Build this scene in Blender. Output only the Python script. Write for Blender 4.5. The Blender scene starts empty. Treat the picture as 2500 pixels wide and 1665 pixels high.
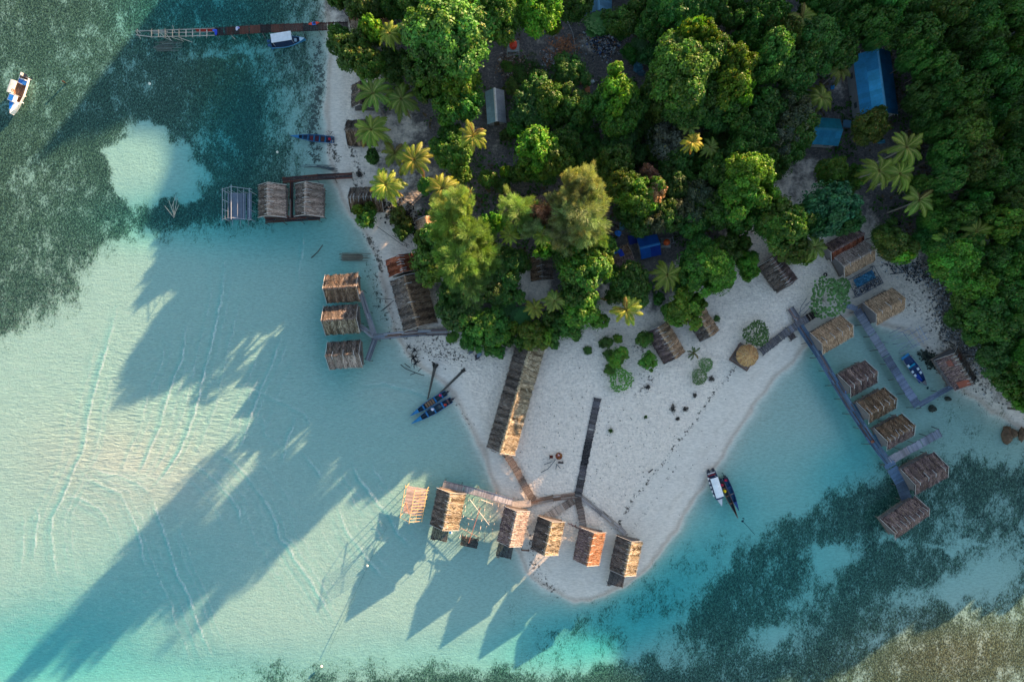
import bpy, math, random
import numpy as np
from mathutils import Vector, Matrix

# ------------------------------------------------------------------ camera, sky, sun, exposure
S = 0.07                      # metres per photo pixel (2500 x 1665) on the ground
HC = 116.67                   # camera height, metres
SUN_EL = math.radians(13.0)
scene = bpy.context.scene
C = scene.collection
cam = bpy.data.cameras.new('camera')
camo = bpy.data.objects.new('camera', cam); C.objects.link(camo)
cam.lens = 24; cam.sensor_width = 36; cam.clip_end = 6000; cam.clip_start = 1
camo.location = (0, 0, HC); camo.rotation_euler = (0, 0, 0)
scene.camera = camo
world = bpy.data.worlds.new('World'); scene.world = world; world.use_nodes = True
wn = world.node_tree
sky = wn.nodes.new('ShaderNodeTexSky'); sky.sky_type = 'NISHITA'; sky.sun_disc = False
sky.sun_elevation = SUN_EL; sky.sun_rotation = math.radians(45)
sky.air_density = 1.0; sky.dust_density = 0.6; sky.ozone_density = 1.0
bgn = wn.nodes['Background']; bgn.inputs[1].default_value = 0.108
tone = wn.nodes.new('ShaderNodeMix'); tone.data_type = 'RGBA'; tone.blend_type = 'MULTIPLY'; tone.inputs[0].default_value = 1
tone.inputs[7].default_value = (1.05, 1.0, .94, 1)      # a slightly milky tropical sky, not the pure deep blue of thin air
wn.links.new(sky.outputs[0], tone.inputs[6]); wn.links.new(tone.outputs[2], bgn.inputs[0])
sun = bpy.data.lights.new('sun', 'SUN'); sun.energy = 5.0; sun.angle = math.radians(0.5)
sun.color = (1.0, 0.655, 0.385)
suno = bpy.data.objects.new('sun', sun); C.objects.link(suno)
sv = Vector((math.cos(SUN_EL)*.7071, math.cos(SUN_EL)*.7071, math.sin(SUN_EL)))
suno.rotation_euler = sv.to_track_quat('Z', 'Y').to_euler(); suno.location = (60, 60, 60)
scene.view_settings.view_transform = 'Standard'; scene.view_settings.look = 'None'
scene.view_settings.exposure = 1.92; scene.view_settings.gamma = 1
scene.render.engine = 'CYCLES'
scene.cycles.transparent_max_bounces = 8
scene.cycles.max_bounces = 5; scene.cycles.diffuse_bounces = 2; scene.cycles.glossy_bounces = 2

R = random.Random(11)
rng = np.random.default_rng(5)

def W(x, y, z=0.0):
    """photo pixel -> world point at height z (undoing the parallax of that height)"""
    f = (HC - z)/HC
    return Vector(((x-1250)*S*f, (832.5-y)*S*f, z))

# ------------------------------------------------------------------ tagging
def tag(o, label=None, cat=None, group=None, kind=None):
    if label: o['label'] = label
    if cat: o['category'] = cat
    if group: o['group'] = group
    if kind: o['kind'] = kind
    return o

def thing(name, label, cat, loc=(0, 0, 0), rz=0.0, group=None):
    o = bpy.data.objects.new(name, None); C.objects.link(o)
    o.empty_display_size = .3
    o.location = loc; o.rotation_euler = (0, 0, rz)
    return tag(o, label, cat, group)

# ------------------------------------------------------------------ materials
def lin(h):
    h = h.lstrip('#'); v = [int(h[i:i+2], 16)/255 for i in (0, 2, 4)]
    return tuple(c/12.92 if c < .04045 else ((c+.055)/1.055)**2.4 for c in v)

class NT:
    def __init__(s, name):
        s.m = bpy.data.materials.new(name); s.m.use_nodes = True
        s.t = s.m.node_tree; s.t.nodes.clear()
        s.out = s.n('ShaderNodeOutputMaterial')
    def n(s, typ, **kw):
        nd = s.t.nodes.new(typ)
        for k, v in kw.items(): setattr(nd, k, v)
        return nd
    def put(s, sock, v):
        if hasattr(v, 'is_output') or isinstance(v, bpy.types.NodeSocket): s.t.links.new(v, sock)
        else:
            if sock.type == 'RGBA' and len(v) == 3: v = (*v, 1)
            sock.default_value = v
    def attr(s, name): return s.n('ShaderNodeAttribute', attribute_name=name)
    def math(s, op, a, b=0.0, c=None, clamp=False):
        nd = s.n('ShaderNodeMath', operation=op); nd.use_clamp = clamp
        s.put(nd.inputs[0], a); s.put(nd.inputs[1], b)
        if c is not None: s.put(nd.inputs[2], c)
        return nd.outputs[0]
    def mix(s, f, a, b, blend='MIX'):
        nd = s.n('ShaderNodeMix', data_type='RGBA', blend_type=blend)
        s.put(nd.inputs[0], f); s.put(nd.inputs[6], a); s.put(nd.inputs[7], b)
        return nd.outputs[2]
    def pos(s): return s.n('ShaderNodeNewGeometry').outputs['Position']
    def obj(s): return s.n('ShaderNodeTexCoord').outputs['Object']
    def mapping(s, v, scale=(1, 1, 1), rot=(0, 0, 0), loc=(0, 0, 0)):
        nd = s.n('ShaderNodeMapping'); s.put(nd.inputs[0], v)
        nd.inputs['Scale'].default_value = scale; nd.inputs['Rotation'].default_value = rot
        nd.inputs['Location'].default_value = loc
        return nd.outputs[0]
    def noise(s, v, scale, detail=3, rough=.55, dist=0):
        nd = s.n('ShaderNodeTexNoise'); s.put(nd.inputs['Vector'], v)
        nd.inputs['Scale'].default_value = scale; nd.inputs['Detail'].default_value = detail
        nd.inputs['Roughness'].default_value = rough; nd.inputs['Distortion'].default_value = dist
        return nd.outputs[0]
    def voro(s, v, scale, feature='F1'):
        nd = s.n('ShaderNodeTexVoronoi', feature=feature); s.put(nd.inputs['Vector'], v)
        nd.inputs['Scale'].default_value = scale
        return nd.outputs['Distance']
    def ramp(s, f, lo, hi):
        nd = s.n('ShaderNodeMapRange', interpolation_type='SMOOTHSTEP'); s.put(nd.inputs[0], f)
        s.put(nd.inputs[1], lo); s.put(nd.inputs[2], hi)
        return nd.outputs[0]
    def sep(s, c):
        nd = s.n('ShaderNodeSeparateColor'); s.put(nd.inputs[0], c); return nd.outputs
    def bump(s, h, strength=1, dist=.05, normal=None):
        nd = s.n('ShaderNodeBump'); nd.inputs['Strength'].default_value = strength
        nd.inputs['Distance'].default_value = dist; s.put(nd.inputs['Height'], h)
        if normal is not None: s.put(nd.inputs['Normal'], normal)
        return nd.outputs[0]
    def bsdf(s, col, rough=.8, normal=None, spec=.3, metallic=0.0):
        nd = s.n('ShaderNodeBsdfPrincipled'); s.put(nd.inputs['Base Color'], col)
        s.put(nd.inputs['Roughness'], rough); s.put(nd.inputs['Metallic'], metallic)
        nd.inputs['Specular IOR Level'].default_value = spec
        if normal is not None: s.put(nd.inputs['Normal'], normal)
        return nd.outputs[0]
    def done(s, sh): s.t.links.new(sh, s.out.inputs[0]); return s.m

def attr_mat(name, rough=.8, spec=.3, nscale=6, stretch=(1, 1, 1), var=.5, bumpd=.01, metallic=0., stain=0.0, wave=None):
    """material whose colour comes from the piece's own 'sc' colour, broken by grain"""
    t = NT(name); a = t.attr('sc').outputs['Color']; p = t.obj()
    v = t.mapping(p, stretch)
    n1 = t.noise(v, nscale, 4, .65); n2 = t.noise(p, .9, 2)
    f = t.math('MULTIPLY_ADD', n1, var*2, 1-var)
    f = t.math('MULTIPLY', f, t.math('MULTIPLY_ADD', n2, .6, .7))
    cc = t.n('ShaderNodeCombineColor')
    for i in range(3): t.put(cc.inputs[i], f)
    col = t.mix(1.0, a, cc.outputs[0], 'MULTIPLY')
    if stain:
        n3 = t.ramp(t.noise(p, 2.3, 5, .7), .56, .70)
        col = t.mix(t.math('MULTIPLY', n3, stain), col, (.16, .06, .03))
    h = n1
    if wave:
        wv = t.n('ShaderNodeTexWave', wave_type='BANDS', bands_direction=wave[0]); t.put(wv.inputs[0], p)
        wv.inputs['Scale'].default_value = wave[1]
        h = t.math('ADD', t.math('MULTIPLY', n1, .2), wv.outputs[1])
    nr = t.bump(h, .8, bumpd)
    return t.done(t.bsdf(col, rough, nr, spec, metallic))

M = {}
M['wood'] = attr_mat('weathered_wood', .85, .2, 5, (1, 1, 1), .45, .02)
M['thatch'] = attr_mat('palm_thatch', .95, .1, 9, (1, 1, 1), .5, .03)
M['paint'] = attr_mat('boat_paint', .45, .4, 4, (1, 1, 1), .18, .004)
M['tin'] = attr_mat('roofing_tin', .5, .5, 3, (1, 1, 1), .25, .03, .25, .35, ('X', 2.6))
M['tinb'] = attr_mat('painted_roofing_sheet', .6, .25, 3, (1, 1, 1), .28, .07, 0, 0, ('X', 2.6))
M['cloth'] = attr_mat('plastic_sheet', .6, .3, 2.5, (1, 1, 1), .3, .05)
M['rock'] = attr_mat('coral_rock', .95, .15, 3, (1, 1, 1), .5, .08)
M['bark'] = attr_mat('bark', .9, .15, 4, (1, 1, .3), .4, .03)
M['skin'] = attr_mat('skin_and_cloth', .7, .2, 3, (1, 1, 1), .1, .002)

def leaf_mat():
    t = NT('foliage'); a = t.attr('sc').outputs['Color']
    oi = t.n('ShaderNodeObjectInfo')
    col = t.mix(1.0, a, oi.outputs['Color'], 'MULTIPLY')
    hs = t.n('ShaderNodeHueSaturation'); t.put(hs.inputs['Color'], col)
    t.put(hs.inputs['Value'], t.math('MULTIPLY_ADD', oi.outputs['Random'], .4, .8))
    t.put(hs.inputs['Hue'], t.math('MULTIPLY_ADD', oi.outputs['Random'], .03, .485))
    c = hs.outputs[0]
    d = t.bsdf(c, .5, None, .35)
    tr = t.n('ShaderNodeBsdfTranslucent'); t.put(tr.inputs[0], t.mix(1.0, c, (1.1, 1.25, .4), 'MULTIPLY'))
    mx = t.n('ShaderNodeMixShader'); mx.inputs[0].default_value = .32
    t.t.links.new(d, mx.inputs[1]); t.t.links.new(tr.outputs[0], mx.inputs[2])
    return t.done(mx.outputs[0])
M['leaf'] = leaf_mat()

# ------------------------------------------------------------------ mesh helpers
def set_attr(me, cols):
    at = me.color_attributes.new('sc', 'FLOAT_COLOR', 'POINT')
    c = np.ones((len(me.vertices), 4), np.float32); c[:, :3] = cols
    at.data.foreach_set('color', c.ravel())

def quads_mesh(name, V, Q, cols, smooth=False):
    me = bpy.data.meshes.new(name)
    V = np.asarray(V, np.float32); Q = np.asarray(Q, np.int32)
    me.vertices.add(len(V)); me.vertices.foreach_set('co', V.ravel())
    k = Q.shape[1]
    me.loops.add(Q.size); me.loops.foreach_set('vertex_index', Q.ravel())
    me.polygons.add(len(Q)); me.polygons.foreach_set('loop_start', np.arange(0, Q.size, k, dtype=np.int32))
    me.polygons.foreach_set('loop_total', np.full(len(Q), k, np.int32))
    me.update(calc_edges=True)
    if cols is not None: set_attr(me, cols)
    if smooth: me.polygons.foreach_set('use_smooth', np.ones(len(Q), bool))
    return me

def link(name, me, mat, parent=None):
    o = bpy.data.objects.new(name, me); C.objects.link(o)
    if mat is not None and not me.materials: me.materials.append(M[mat] if isinstance(mat, str) else mat)
    if parent is not None: o.parent = parent
    return o

class MB:
    """collects primitives for ONE mesh; every primitive carries its own colour"""
    def __init__(s): s.v = []; s.f = []; s.c = []
    def add(s, vs, fs, col):
        b = len(s.v); s.v += [tuple(p) for p in vs]; s.f += [tuple(i+b for i in f) for f in fs]
        s.c += [col]*len(vs); return s
    def box(s, c, size, col, rz=0.0, ry=0.0, mat=None):
        hx, hy, hz = size[0]/2, size[1]/2, size[2]/2
        m = Matrix.Rotation(rz, 3, 'Z') @ Matrix.Rotation(ry, 3, 'Y')
        vs = [Vector(c) + m @ Vector((sx*hx, sy*hy, sz*hz)) for sx in (-1, 1) for sy in (-1, 1) for sz in (-1, 1)]
        fs = [(0, 1, 3, 2), (4, 6, 7, 5), (0, 4, 5, 1), (2, 3, 7, 6), (0, 2, 6, 4), (1, 5, 7, 3)]
        return s.add(vs, fs, col)
    def tube(s, p0, p1, r0, r1, col, n=6, cap=True):
        p0 = Vector(p0); p1 = Vector(p1); d = (p1-p0)
        if d.length < 1e-6: return s
        d.normalize(); a = d.orthogonal().normalized(); b = d.cross(a)
        vs = []
        for p, r in ((p0, r0), (p1, r1)):
            for i in range(n):
                t = 2*math.pi*i/n; vs.append(p + (a*math.cos(t)+b*math.sin(t))*r)
        fs = [(i, (i+1) % n, n+(i+1) % n, n+i) for i in range(n)]
        if cap: fs += [tuple(range(n))[::-1], tuple(range(n, 2*n))]
        return s.add(vs, fs, col)
    def path(s, pts, r0, r1, col, n=6):
        pts = [Vector(p) for p in pts]; m = len(pts); vs = []; fs = []
        for k, p in enumerate(pts):
            d = (pts[min(k+1, m-1)]-pts[max(k-1, 0)]).normalized()
            a = d.orthogonal().normalized() if abs(d.z) > .95 else Vector((0, 0, 1)).cross(d).normalized()
            b = d.cross(a); r = r0+(r1-r0)*k/(m-1)
            for i in range(n):
                t = 2*math.pi*i/n; vs.append(p+(a*math.cos(t)+b*math.sin(t))*r)
        for k in range(m-1):
            for i in range(n): fs.append((k*n+i, k*n+(i+1) % n, (k+1)*n+(i+1) % n, (k+1)*n+i))
        fs += [tuple(range(n))[::-1], tuple(range((m-1)*n, m*n))]
        return s.add(vs, fs, col)
    def blob(s, c, r, col, seg=8, rings=5, jit=.2, rr=None):
        rr = rr or R; vs = []; fs = []
        for i in range(1, rings):
            ph = math.pi*i/rings
            for j in range(seg):
                th = 2*math.pi*j/seg; k = 1+rr.uniform(-jit, jit)
                vs.append((c[0]+r[0]*k*math.sin(ph)*math.cos(th), c[1]+r[1]*k*math.sin(ph)*math.sin(th), c[2]+r[2]*k*math.cos(ph)))
        top = len(vs); vs += [(c[0], c[1], c[2]+r[2]), (c[0], c[1], c[2]-r[2])]
        for i in range(rings-2):
            for j in range(seg): fs.append((i*seg+j, (i+1)*seg+j, (i+1)*seg+(j+1) % seg, i*seg+(j+1) % seg))
        for j in range(seg):
            fs.append((top, j, (j+1) % seg)); b = (rings-2)*seg; fs.append((top+1, b+(j+1) % seg, b+j))
        return s.add(vs, fs, col)
    def build(s, name, mat, parent=None, smooth=False):
        me = bpy.data.meshes.new(name); me.from_pydata(s.v, [], s.f); me.update()
        set_attr(me, np.array(s.c, np.float32))
        if smooth: me.polygons.foreach_set('use_smooth', np.ones(len(s.f), bool))
        return link(name, me, mat, parent)

def jit(col, a=.15, r=None):
    r = r or R; k = 1+r.uniform(-a, a); w = r.uniform(-a, a)*.12; return (max(0, col[0]*k*(1+w)), max(0, col[1]*k), max(0, col[2]*k*(1-w)))
# ------------------------------------------------------------------ the ground and the sea: maps drawn as polygons in photo pixels
GX = np.arange(-300, 2811, 10.0); GY = np.arange(-300, 1971, 10.0)
gx, gy = np.meshgrid(GX, GY)

def sdist(poly, x, y):
    """signed distance in pixels, positive inside"""
    P = np.array(poly, float); d2 = np.full(x.shape, 1e18); ins = np.zeros(x.shape, bool)
    for i in range(len(P)):
        a = P[i]; b = P[(i+1) % len(P)]; ab = b-a; L = ab@ab+1e-9
        t = np.clip(((x-a[0])*ab[0]+(y-a[1])*ab[1])/L, 0, 1)
        d2 = np.minimum(d2, (x-a[0]-t*ab[0])**2+(y-a[1]-t*ab[1])**2)
        c = ((a[1] > y) != (b[1] > y)); xx = a[0]+(y-a[1])*ab[0]/(ab[1] if abs(ab[1]) > 1e-9 else 1e-9)
        ins ^= c & (x < xx)
    return np.where(ins, 1, -1)*np.sqrt(d2)

def ldist(line, x, y, ends=False):
    P = np.array(line, float); d = np.full(x.shape, 1e9); side = np.zeros(x.shape); par = np.zeros(x.shape)
    for i in range(len(P)-1):
        a = P[i]; b = P[i+1]; ab = b-a; L = ab@ab
        t = np.clip(((x-a[0])*ab[0]+(y-a[1])*ab[1])/L, 0, 1)
        dd = np.hypot(x-a[0]-t*ab[0], y-a[1]-t*ab[1]); m = dd < d
        cr = (ab[0]*(y-a[1])-ab[1]*(x-a[0]))/math.sqrt(L)
        d = np.where(m, dd, d); side = np.where(m, cr, side); par = np.where(m, (i+t)/(len(P)-1), par)
    return d, side, par

def soft(poly, w): return np.clip(sdist(poly, gx, gy)/w*.5+.5, 0, 1)
def blob(x, y, rx, ry, rot=0):
    a = math.radians(rot); dx = gx-x; dy = gy-y
    u = dx*math.cos(a)+dy*math.sin(a); v = -dx*math.sin(a)+dy*math.cos(a)
    return np.exp(-(u/rx)**2-(v/ry)**2)

def vnoise(x, y, cell, seed):
    r = np.random.default_rng(seed); N = 256; T = r.random((N, N))
    u = x/cell; v = y/cell; iu = np.floor(u).astype(int); iv = np.floor(v).astype(int)
    fu = u-iu; fv = v-iv; fu = fu*fu*(3-2*fu); fv = fv*fv*(3-2*fv)
    g = lambda i, j: T[i % N, j % N]
    return (g(iu, iv)*(1-fu)+g(iu+1, iv)*fu)*(1-fv)+(g(iu, iv+1)*(1-fu)+g(iu+1, iv+1)*fu)*fv

LAND = [(795, -1500), (795, 0), (797, 60), (800, 130), (800, 200), (795, 260), (797, 330), (806, 400), (820, 450), (842, 515), (880, 560), (908, 612),
        (926, 659), (934, 698), (940, 740), (958, 800), (985, 860), (1030, 905), (1080, 935), (1110, 977), (1147, 1041), (1175, 1100), (1192, 1156),
        (1208, 1205), (1222, 1260), (1245, 1320), (1290, 1402), (1318, 1430), (1366, 1455), (1404, 1467), (1435, 1467), (1476, 1457), (1518, 1438),
        (1548, 1418), (1586, 1383), (1625, 1335), (1653, 1300), (1696, 1223), (1731, 1167), (1759, 1128), (1801, 1054), (1846, 988), (1878, 942),
        (1915, 903), (1943, 878), (1973, 845), (2000, 812), (2040, 785), (2090, 765), (2130, 775), (2165, 800), (2220, 815), (2262, 850), (2300, 905),
        (2350, 960), (2385, 975), (2420, 1005), (2500, 1055), (2640, 1130), (2900, 1170), (4500, 1200), (4500, -1500)]
land = sdist(LAND, gx, gy)*S
HOLE = [(325, 300), (385, 300), (420, 345), (455, 365), (478, 405), (520, 425), (505, 455), (470, 478), (430, 480), (365, 505), (320, 508), (285, 490), (258, 430), (250, 360), (290, 335)]
UL = [(-400, -400), (790, -400), (786, 0), (770, 150), (768, 300), (735, 380), (720, 440), (700, 500), (640, 540), (600, 548), (520, 562), (450, 566), (350, 574),
      (262, 600), (205, 650), (190, 700), (150, 755), (60, 800), (0, 835), (-400, 900)]
LR = [(2260, 1110), (2235, 1140), (2197, 1148), (2152, 1160), (2099, 1180), (2039, 1202), (2011, 1230), (1948, 1258), (1895, 1279), (1846, 1305), (1801, 1345),
      (1788, 1384), (1745, 1410), (1700, 1480), (1650, 1540), (1560, 1590), (1450, 1600), (1380, 1640), (1250, 1640), (1080, 1650), (900, 1650), (700, 1665), (400, 1700), (400, 2300), (3000, 2300), (3000, 1150)]
sg = np.zeros(gx.shape)
sg = np.maximum(sg, soft(UL, 34)*.84)
sg = np.maximum(sg, soft([(520, 190), (600, 170), (660, 200), (670, 330), (660, 430), (700, 480), (620, 545), (500, 555), (300, 560), (250, 590), (200, 560), (330, 520), (500, 470), (540, 400), (500, 330), (530, 250)], 46)*.97)
sg = np.maximum(sg, soft([(430, 470), (560, 440), (700, 500), (600, 540), (350, 570), (240, 600), (330, 520)], 30)*.98)
sg = np.maximum(sg, soft([(380, -50), (600, -50), (600, 50), (480, 110), (360, 60)], 60)*.92)
sg = np.maximum(sg, soft([(220, 400), (270, 500), (330, 520), (220, 600), (120, 600), (100, 520)], 60)*.86)
sg -= blob(550, 128, 110, 14, -5)*.5 + blob(700, 270, 48, 120)*.42 + blob(720, 60, 60, 80)*.35 + blob(480, 345, 45, 45)*.22 + blob(150, 150, 160, 60, -30)*.12
sg -= blob(90, 560, 120, 50, -30)*.1
hx_ = gx+(vnoise(gx, gy, 30, 71)-.5)*36; hy_ = gy+(vnoise(gx, gy, 30, 72)-.5)*36
sg = sg*(1-np.clip(sdist(HOLE, hx_, hy_)/24+.5, 0, 1))
lr = soft(LR, 26)*.82
lr -= blob(2012, 1372, 38, 30)*1.3 + blob(2064, 1355, 34, 30)*.6 + blob(2290, 1450, 150, 28, -12)*.6 + blob(2420, 1400, 100, 60, -35)*.75 + blob(1885, 1560, 60, 34, -20)*.8 + blob(1960, 1480, 60, 30)*.25 + blob(2140, 1560, 60, 30, -20)*.3
lr -= blob(2330, 1335, 90, 8, -6)*.7 + blob(2190, 1320, 60, 8, 4)*.6 + blob(2420, 1240, 70, 60)*.25 + blob(2340, 1290, 60, 40, 20)*.3 + blob(1650, 1600, 60, 40)*.4 + blob(2020, 1440, 40, 30)*.25
lr -= blob(2450, 1520, 80, 40, -30)*.25
lr += blob(2150, 1240, 60, 50)*.15 + blob(2380, 1230, 30, 50)*.2
lr -= blob(1450, 1560, 170, 60)*.35
sg = np.maximum(sg, lr*.98)
sg = np.maximum(sg, soft([(1560, 1430), (1650, 1370), (1760, 1330), (1800, 1400), (1700, 1500), (1560, 1600), (1300, 1640), (1250, 1590), (1400, 1500)], 60)*.36)
sg = np.maximum(sg, soft([(2330, 900), (2420, 1000), (2600, 1080), (2600, 1200), (2380, 1180), (2300, 1080)], 60)*.30)
sg = np.maximum(sg, blob(1250, 1480, 60, 60)*.14)
sg = np.maximum(sg, blob(1000, 1640, 420, 26)*.55)
wr = np.zeros(gx.shape)
def wrack(line, w, a):
    global wr
    wr = np.maximum(wr, a*np.exp(-(ldist(line, gx, gy)[0]/w)**2))
wrack([(775, 110), (780, 180), (770, 250), (762, 330), (768, 385)], 22, .62)
wrack([(800, 330), (820, 390)], 16, .55); wrack([(855, 360), (880, 420), (870, 470)], 14, .5)
wrack([(895, 575), (920, 615), (932, 660)], 10, .7); wrack([(905, 660), (930, 740), (960, 800)], 26, .4)
wrack([(960, 545), (990, 600)], 12, .5); wrack([(1000, 840), (1080, 860), (1130, 880)], 30, .36); wrack([(1060, 820), (1110, 870)], 20, .4)
wrack([(1500, 1290), (1545, 1215), (1600, 1150), (1650, 1080), (1700, 1020), (1745, 950), (1790, 900)], 6, .62)
wrack([(1540, 1300), (1590, 1220), (1660, 1120)], 5, .5)
wrack([(1290, 1290), (1310, 1400), (1360, 1450)], 22, .4); wrack([(1110, 980), (1150, 1040)], 16, .35)
wrack([(1555, 840), (1590, 900), (1560, 960)], 26, .4)
wr = np.maximum(wr, soft([(2250, 640), (2330, 700), (2360, 800), (2420, 900), (2440, 990), (2380, 960), (2300, 880), (2240, 800), (2260, 740), (2200, 640)], 40)*.50)
wr = np.maximum(wr, soft([(2130, 700), (2280, 690), (2260, 790), (2190, 770)], 30)*.34)
FOREST = [(850, -400), (800, 20), (860, 70), (900, 300), (930, 420), (990, 470), (1010, 560), (1050, 690), (1090, 800), (1190, 860), (1290, 845), (1420, 790), (1470, 700),
          (1560, 730), (1610, 780), (1650, 690), (1790, 640), (1790, 560), (1900, 500), (2060, 480), (2130, 570), (2230, 640), (2290, 740), (2360, 850), (2440, 960), (2560, 1040), (3500, 1080), (3500, -400)]
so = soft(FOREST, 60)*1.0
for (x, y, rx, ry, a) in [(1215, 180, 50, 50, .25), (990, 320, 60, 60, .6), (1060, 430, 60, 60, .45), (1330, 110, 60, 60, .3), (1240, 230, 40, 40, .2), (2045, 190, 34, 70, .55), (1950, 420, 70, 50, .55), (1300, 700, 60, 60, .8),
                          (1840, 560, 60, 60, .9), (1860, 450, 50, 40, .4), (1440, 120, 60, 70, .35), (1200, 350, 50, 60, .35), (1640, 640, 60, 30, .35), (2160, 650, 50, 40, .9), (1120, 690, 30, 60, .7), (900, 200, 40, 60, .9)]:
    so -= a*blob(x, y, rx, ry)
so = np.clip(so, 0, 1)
gg = np.zeros(gx.shape)
for (x, y, rx, ry, a) in [(1290, 180, 60, 70, .6), (1330, 400, 70, 70, .6), (1420, 380, 60, 50, .7), (1180, 330, 30, 60, .4), (2060, 470, 60, 30, .4), (1700, 450, 90, 90, .5)]:
    gg = np.maximum(gg, a*blob(x, y, rx, ry))
DEP = .36+0*gx
for (x, y, rx, ry, a, r) in [(1950, 1040, 140, 110, -.14, 0), (1610, 1440, 190, 75, .66, -38), (1500, 1540, 170, 60, .6, -20), (1980, 1100, 150, 110, .12, 0), (2070, 1140, 110, 60, .45, -40), (80, 1590, 260, 110, .6, -10), (450, 1640, 300, 60, .35, 0), (330, 1450, 230, 120, .16, -35), (2330, 1600, 260, 120, -.2, 0), (1850, 1420, 300, 160, .5, -20), (430, 330, 420, 330, .04, 0),
                             (570, 300, 90, 190, .9, 10), (450, 530, 200, 60, .5, 0), (500, 20, 160, 80, .9, 0), (830, 790, 50, 130, .65, 0), (1100, 1600, 330, 60, .2, 0), (700, 560, 140, 70, .35, 0), (1340, 1540, 130, 60, .4, -20), (2200, 1320, 260, 200, .05, 0),
                             (2030, 960, 30, 180, .45, -28), (1150, 1210, 130, 60, .12, 0), (190, 200, 300, 200, .1, 0), (1790, 1230, 70, 60, .3, -40)]:
    DEP = DEP+a*blob(x, y, rx, ry, r)
DEP -= .2*blob(330, 1150, 260, 120, 10)+.1*blob(950, 950, 120, 60, 0)
brown = np.clip(soft([(1960, 1680), (2200, 1530), (2330, 1500), (2560, 1420), (2600, 1800), (1900, 1800)], 80)+.3*soft([(-100, -100), (300, -100), (430, 120), (300, 250), (160, 480), (-100, 640)], 120)+blob(560, 160, 90, 60)*.9+blob(520, 250, 60, 80)*.8, 0, 1)  # browner seagrass where the reef lies in sun, sunlight put into its colour
rip = np.clip(blob(380, 1010, 300, 150, -25)*1.6, 0, 1)

def samp(F, px, py):
    u = np.clip((px-GX[0])/10, 0, len(GX)-1.001); v = np.clip((py-GY[0])/10, 0, len(GY)-1.001)
    i = u.astype(int); j = v.astype(int); fu = u-i; fv = v-j
    return (F[j, i]*(1-fu)+F[j, i+1]*fu)*(1-fv)+(F[j+1, i]*(1-fu)+F[j+1, i+1]*fu)*fv

def axis(a, step):
    out = [-4500, -2500, -1400, -900, -650, -500, -400, -320, -260, -220, -190, -165, -145, -130, -a-6]
    out = [v for v in out if v < -a-3]
    inner = list(np.arange(-a, a+1e-6, step))
    return np.array(out+inner+[-v for v in out[::-1]])
def grid(name, ax, ay, step):
    X = axis(ax, step); Y = axis(ay, step); xx, yy = np.meshgrid(X, Y); n = len(X); m = len(Y)
    i = np.arange(n*m).reshape(m, n)
    Q = np.stack([i[:-1, :-1], i[:-1, 1:], i[1:, 1:], i[1:, :-1]], -1).reshape(-1, 4)
    return xx.ravel(), yy.ravel(), Q

def hill(x, y):
    """unseen ridge beyond the upper right corner, its crest shaped to shade the village"""
    s = (x/S+y/S+417)/1.41421; u = (x/S+1250-(y/S-832.5))*0/1  # s, u in pixels along / across the sun's direction
    px = x/S+1250; py = 832.5-y/S
    s = (px-py)/1.41421; u = (px+py)/1.41421
    Hh = np.interp(u, HILL_U, HILL_H)
    Hh = Hh*(1+.06*(vnoise(u, s, 90, 3)-.5)+.05*(vnoise(u, s, 33, 4)-.5))
    t = np.clip((s-1760)/330, 0, 1); up = t*t*(3-2*t)
    t2 = np.clip((s-2300)/1800, 0, 1); dn = 1-t2*t2*(3-2*t2)*.8
    return Hh*up*dn
HILL_U = [-400, 150, 250, 330, 450, 510, 580, 640, 780, 870, 1000, 1130, 1400, 1550, 1650, 1800, 1960, 2200, 2300, 2420, 2563, 2729, 2950, 3300]
HILL_H = [4, 10, 26, 35, 35, 29, 29, 35.5, 36.8, 36.3, 34.5, 30, 28, 30, 32.2, 32.2, 33.2, 34.6, 34.5, 32, 30, 20, 4, 1]  # crest heights set by where the shadow edges should fall

def zground(px, py):
    d = samp(land, px, py)+(vnoise(px, py, 34, 61)-.5)*.7+(vnoise(px, py, 11, 62)-.5)*.25; D = samp(DEP, px, py)
    return np.where(d > 0, 1.15*(1-np.exp(-d/7)), -D*(1-np.exp(d/1.5))-.0)
def gz(px, py): return float(zground(np.array([float(px)]), np.array([float(py)]))[0])

X, Y, Q = grid('ground', 108, 78, .3)
px = X/S+1250; py = 832.5-Y/S
z = zground(px, py)+hill(X, Y)
sdl = samp(land, px, py)
z += (vnoise(X, Y, 1.1, 8)-.5)*.07*np.clip(sdl/4, 0, 1)+(vnoise(X, Y, 3.7, 9)-.5)*.16*np.clip(sdl/9, 0, 1)+(vnoise(X, Y, 2.2, 19)-.5)*.03
me = quads_mesh('ground', np.stack([X, Y, z], 1), Q, None, True)
def addcol(me, name, r, g, b, a):
    at = me.color_attributes.new(name, 'FLOAT_COLOR', 'POINT')
    at.data.foreach_set('color', np.stack([r, g, b, a], 1).astype(np.float32).ravel())
far = np.clip((np.abs(X)-115)/60, 0, 1)*np.clip(sdl, 0, 1)
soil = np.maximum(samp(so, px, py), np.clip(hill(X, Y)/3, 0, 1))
WETZ = [(1250, 1270), (1330, 1330), (1440, 1330), (1490, 1290), (1560, 1190), (1640, 1090), (1710, 1000), (1790, 900), (1880, 840), (1960, 790), (2030, 830), (1900, 990), (1720, 1300), (1600, 1440), (1400, 1520), (1230, 1400)]
WZ = sdist(WETZ, gx, gy)
dry = np.clip((sdl-1.8)/2.6+.25*(vnoise(X, Y, 2.5, 21)-.5), 0, 1)*np.clip(.5-(samp(WZ, px, py)+(vnoise(X, Y, 1.8, 23)-.5)*22)/26, 0, 1)
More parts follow.
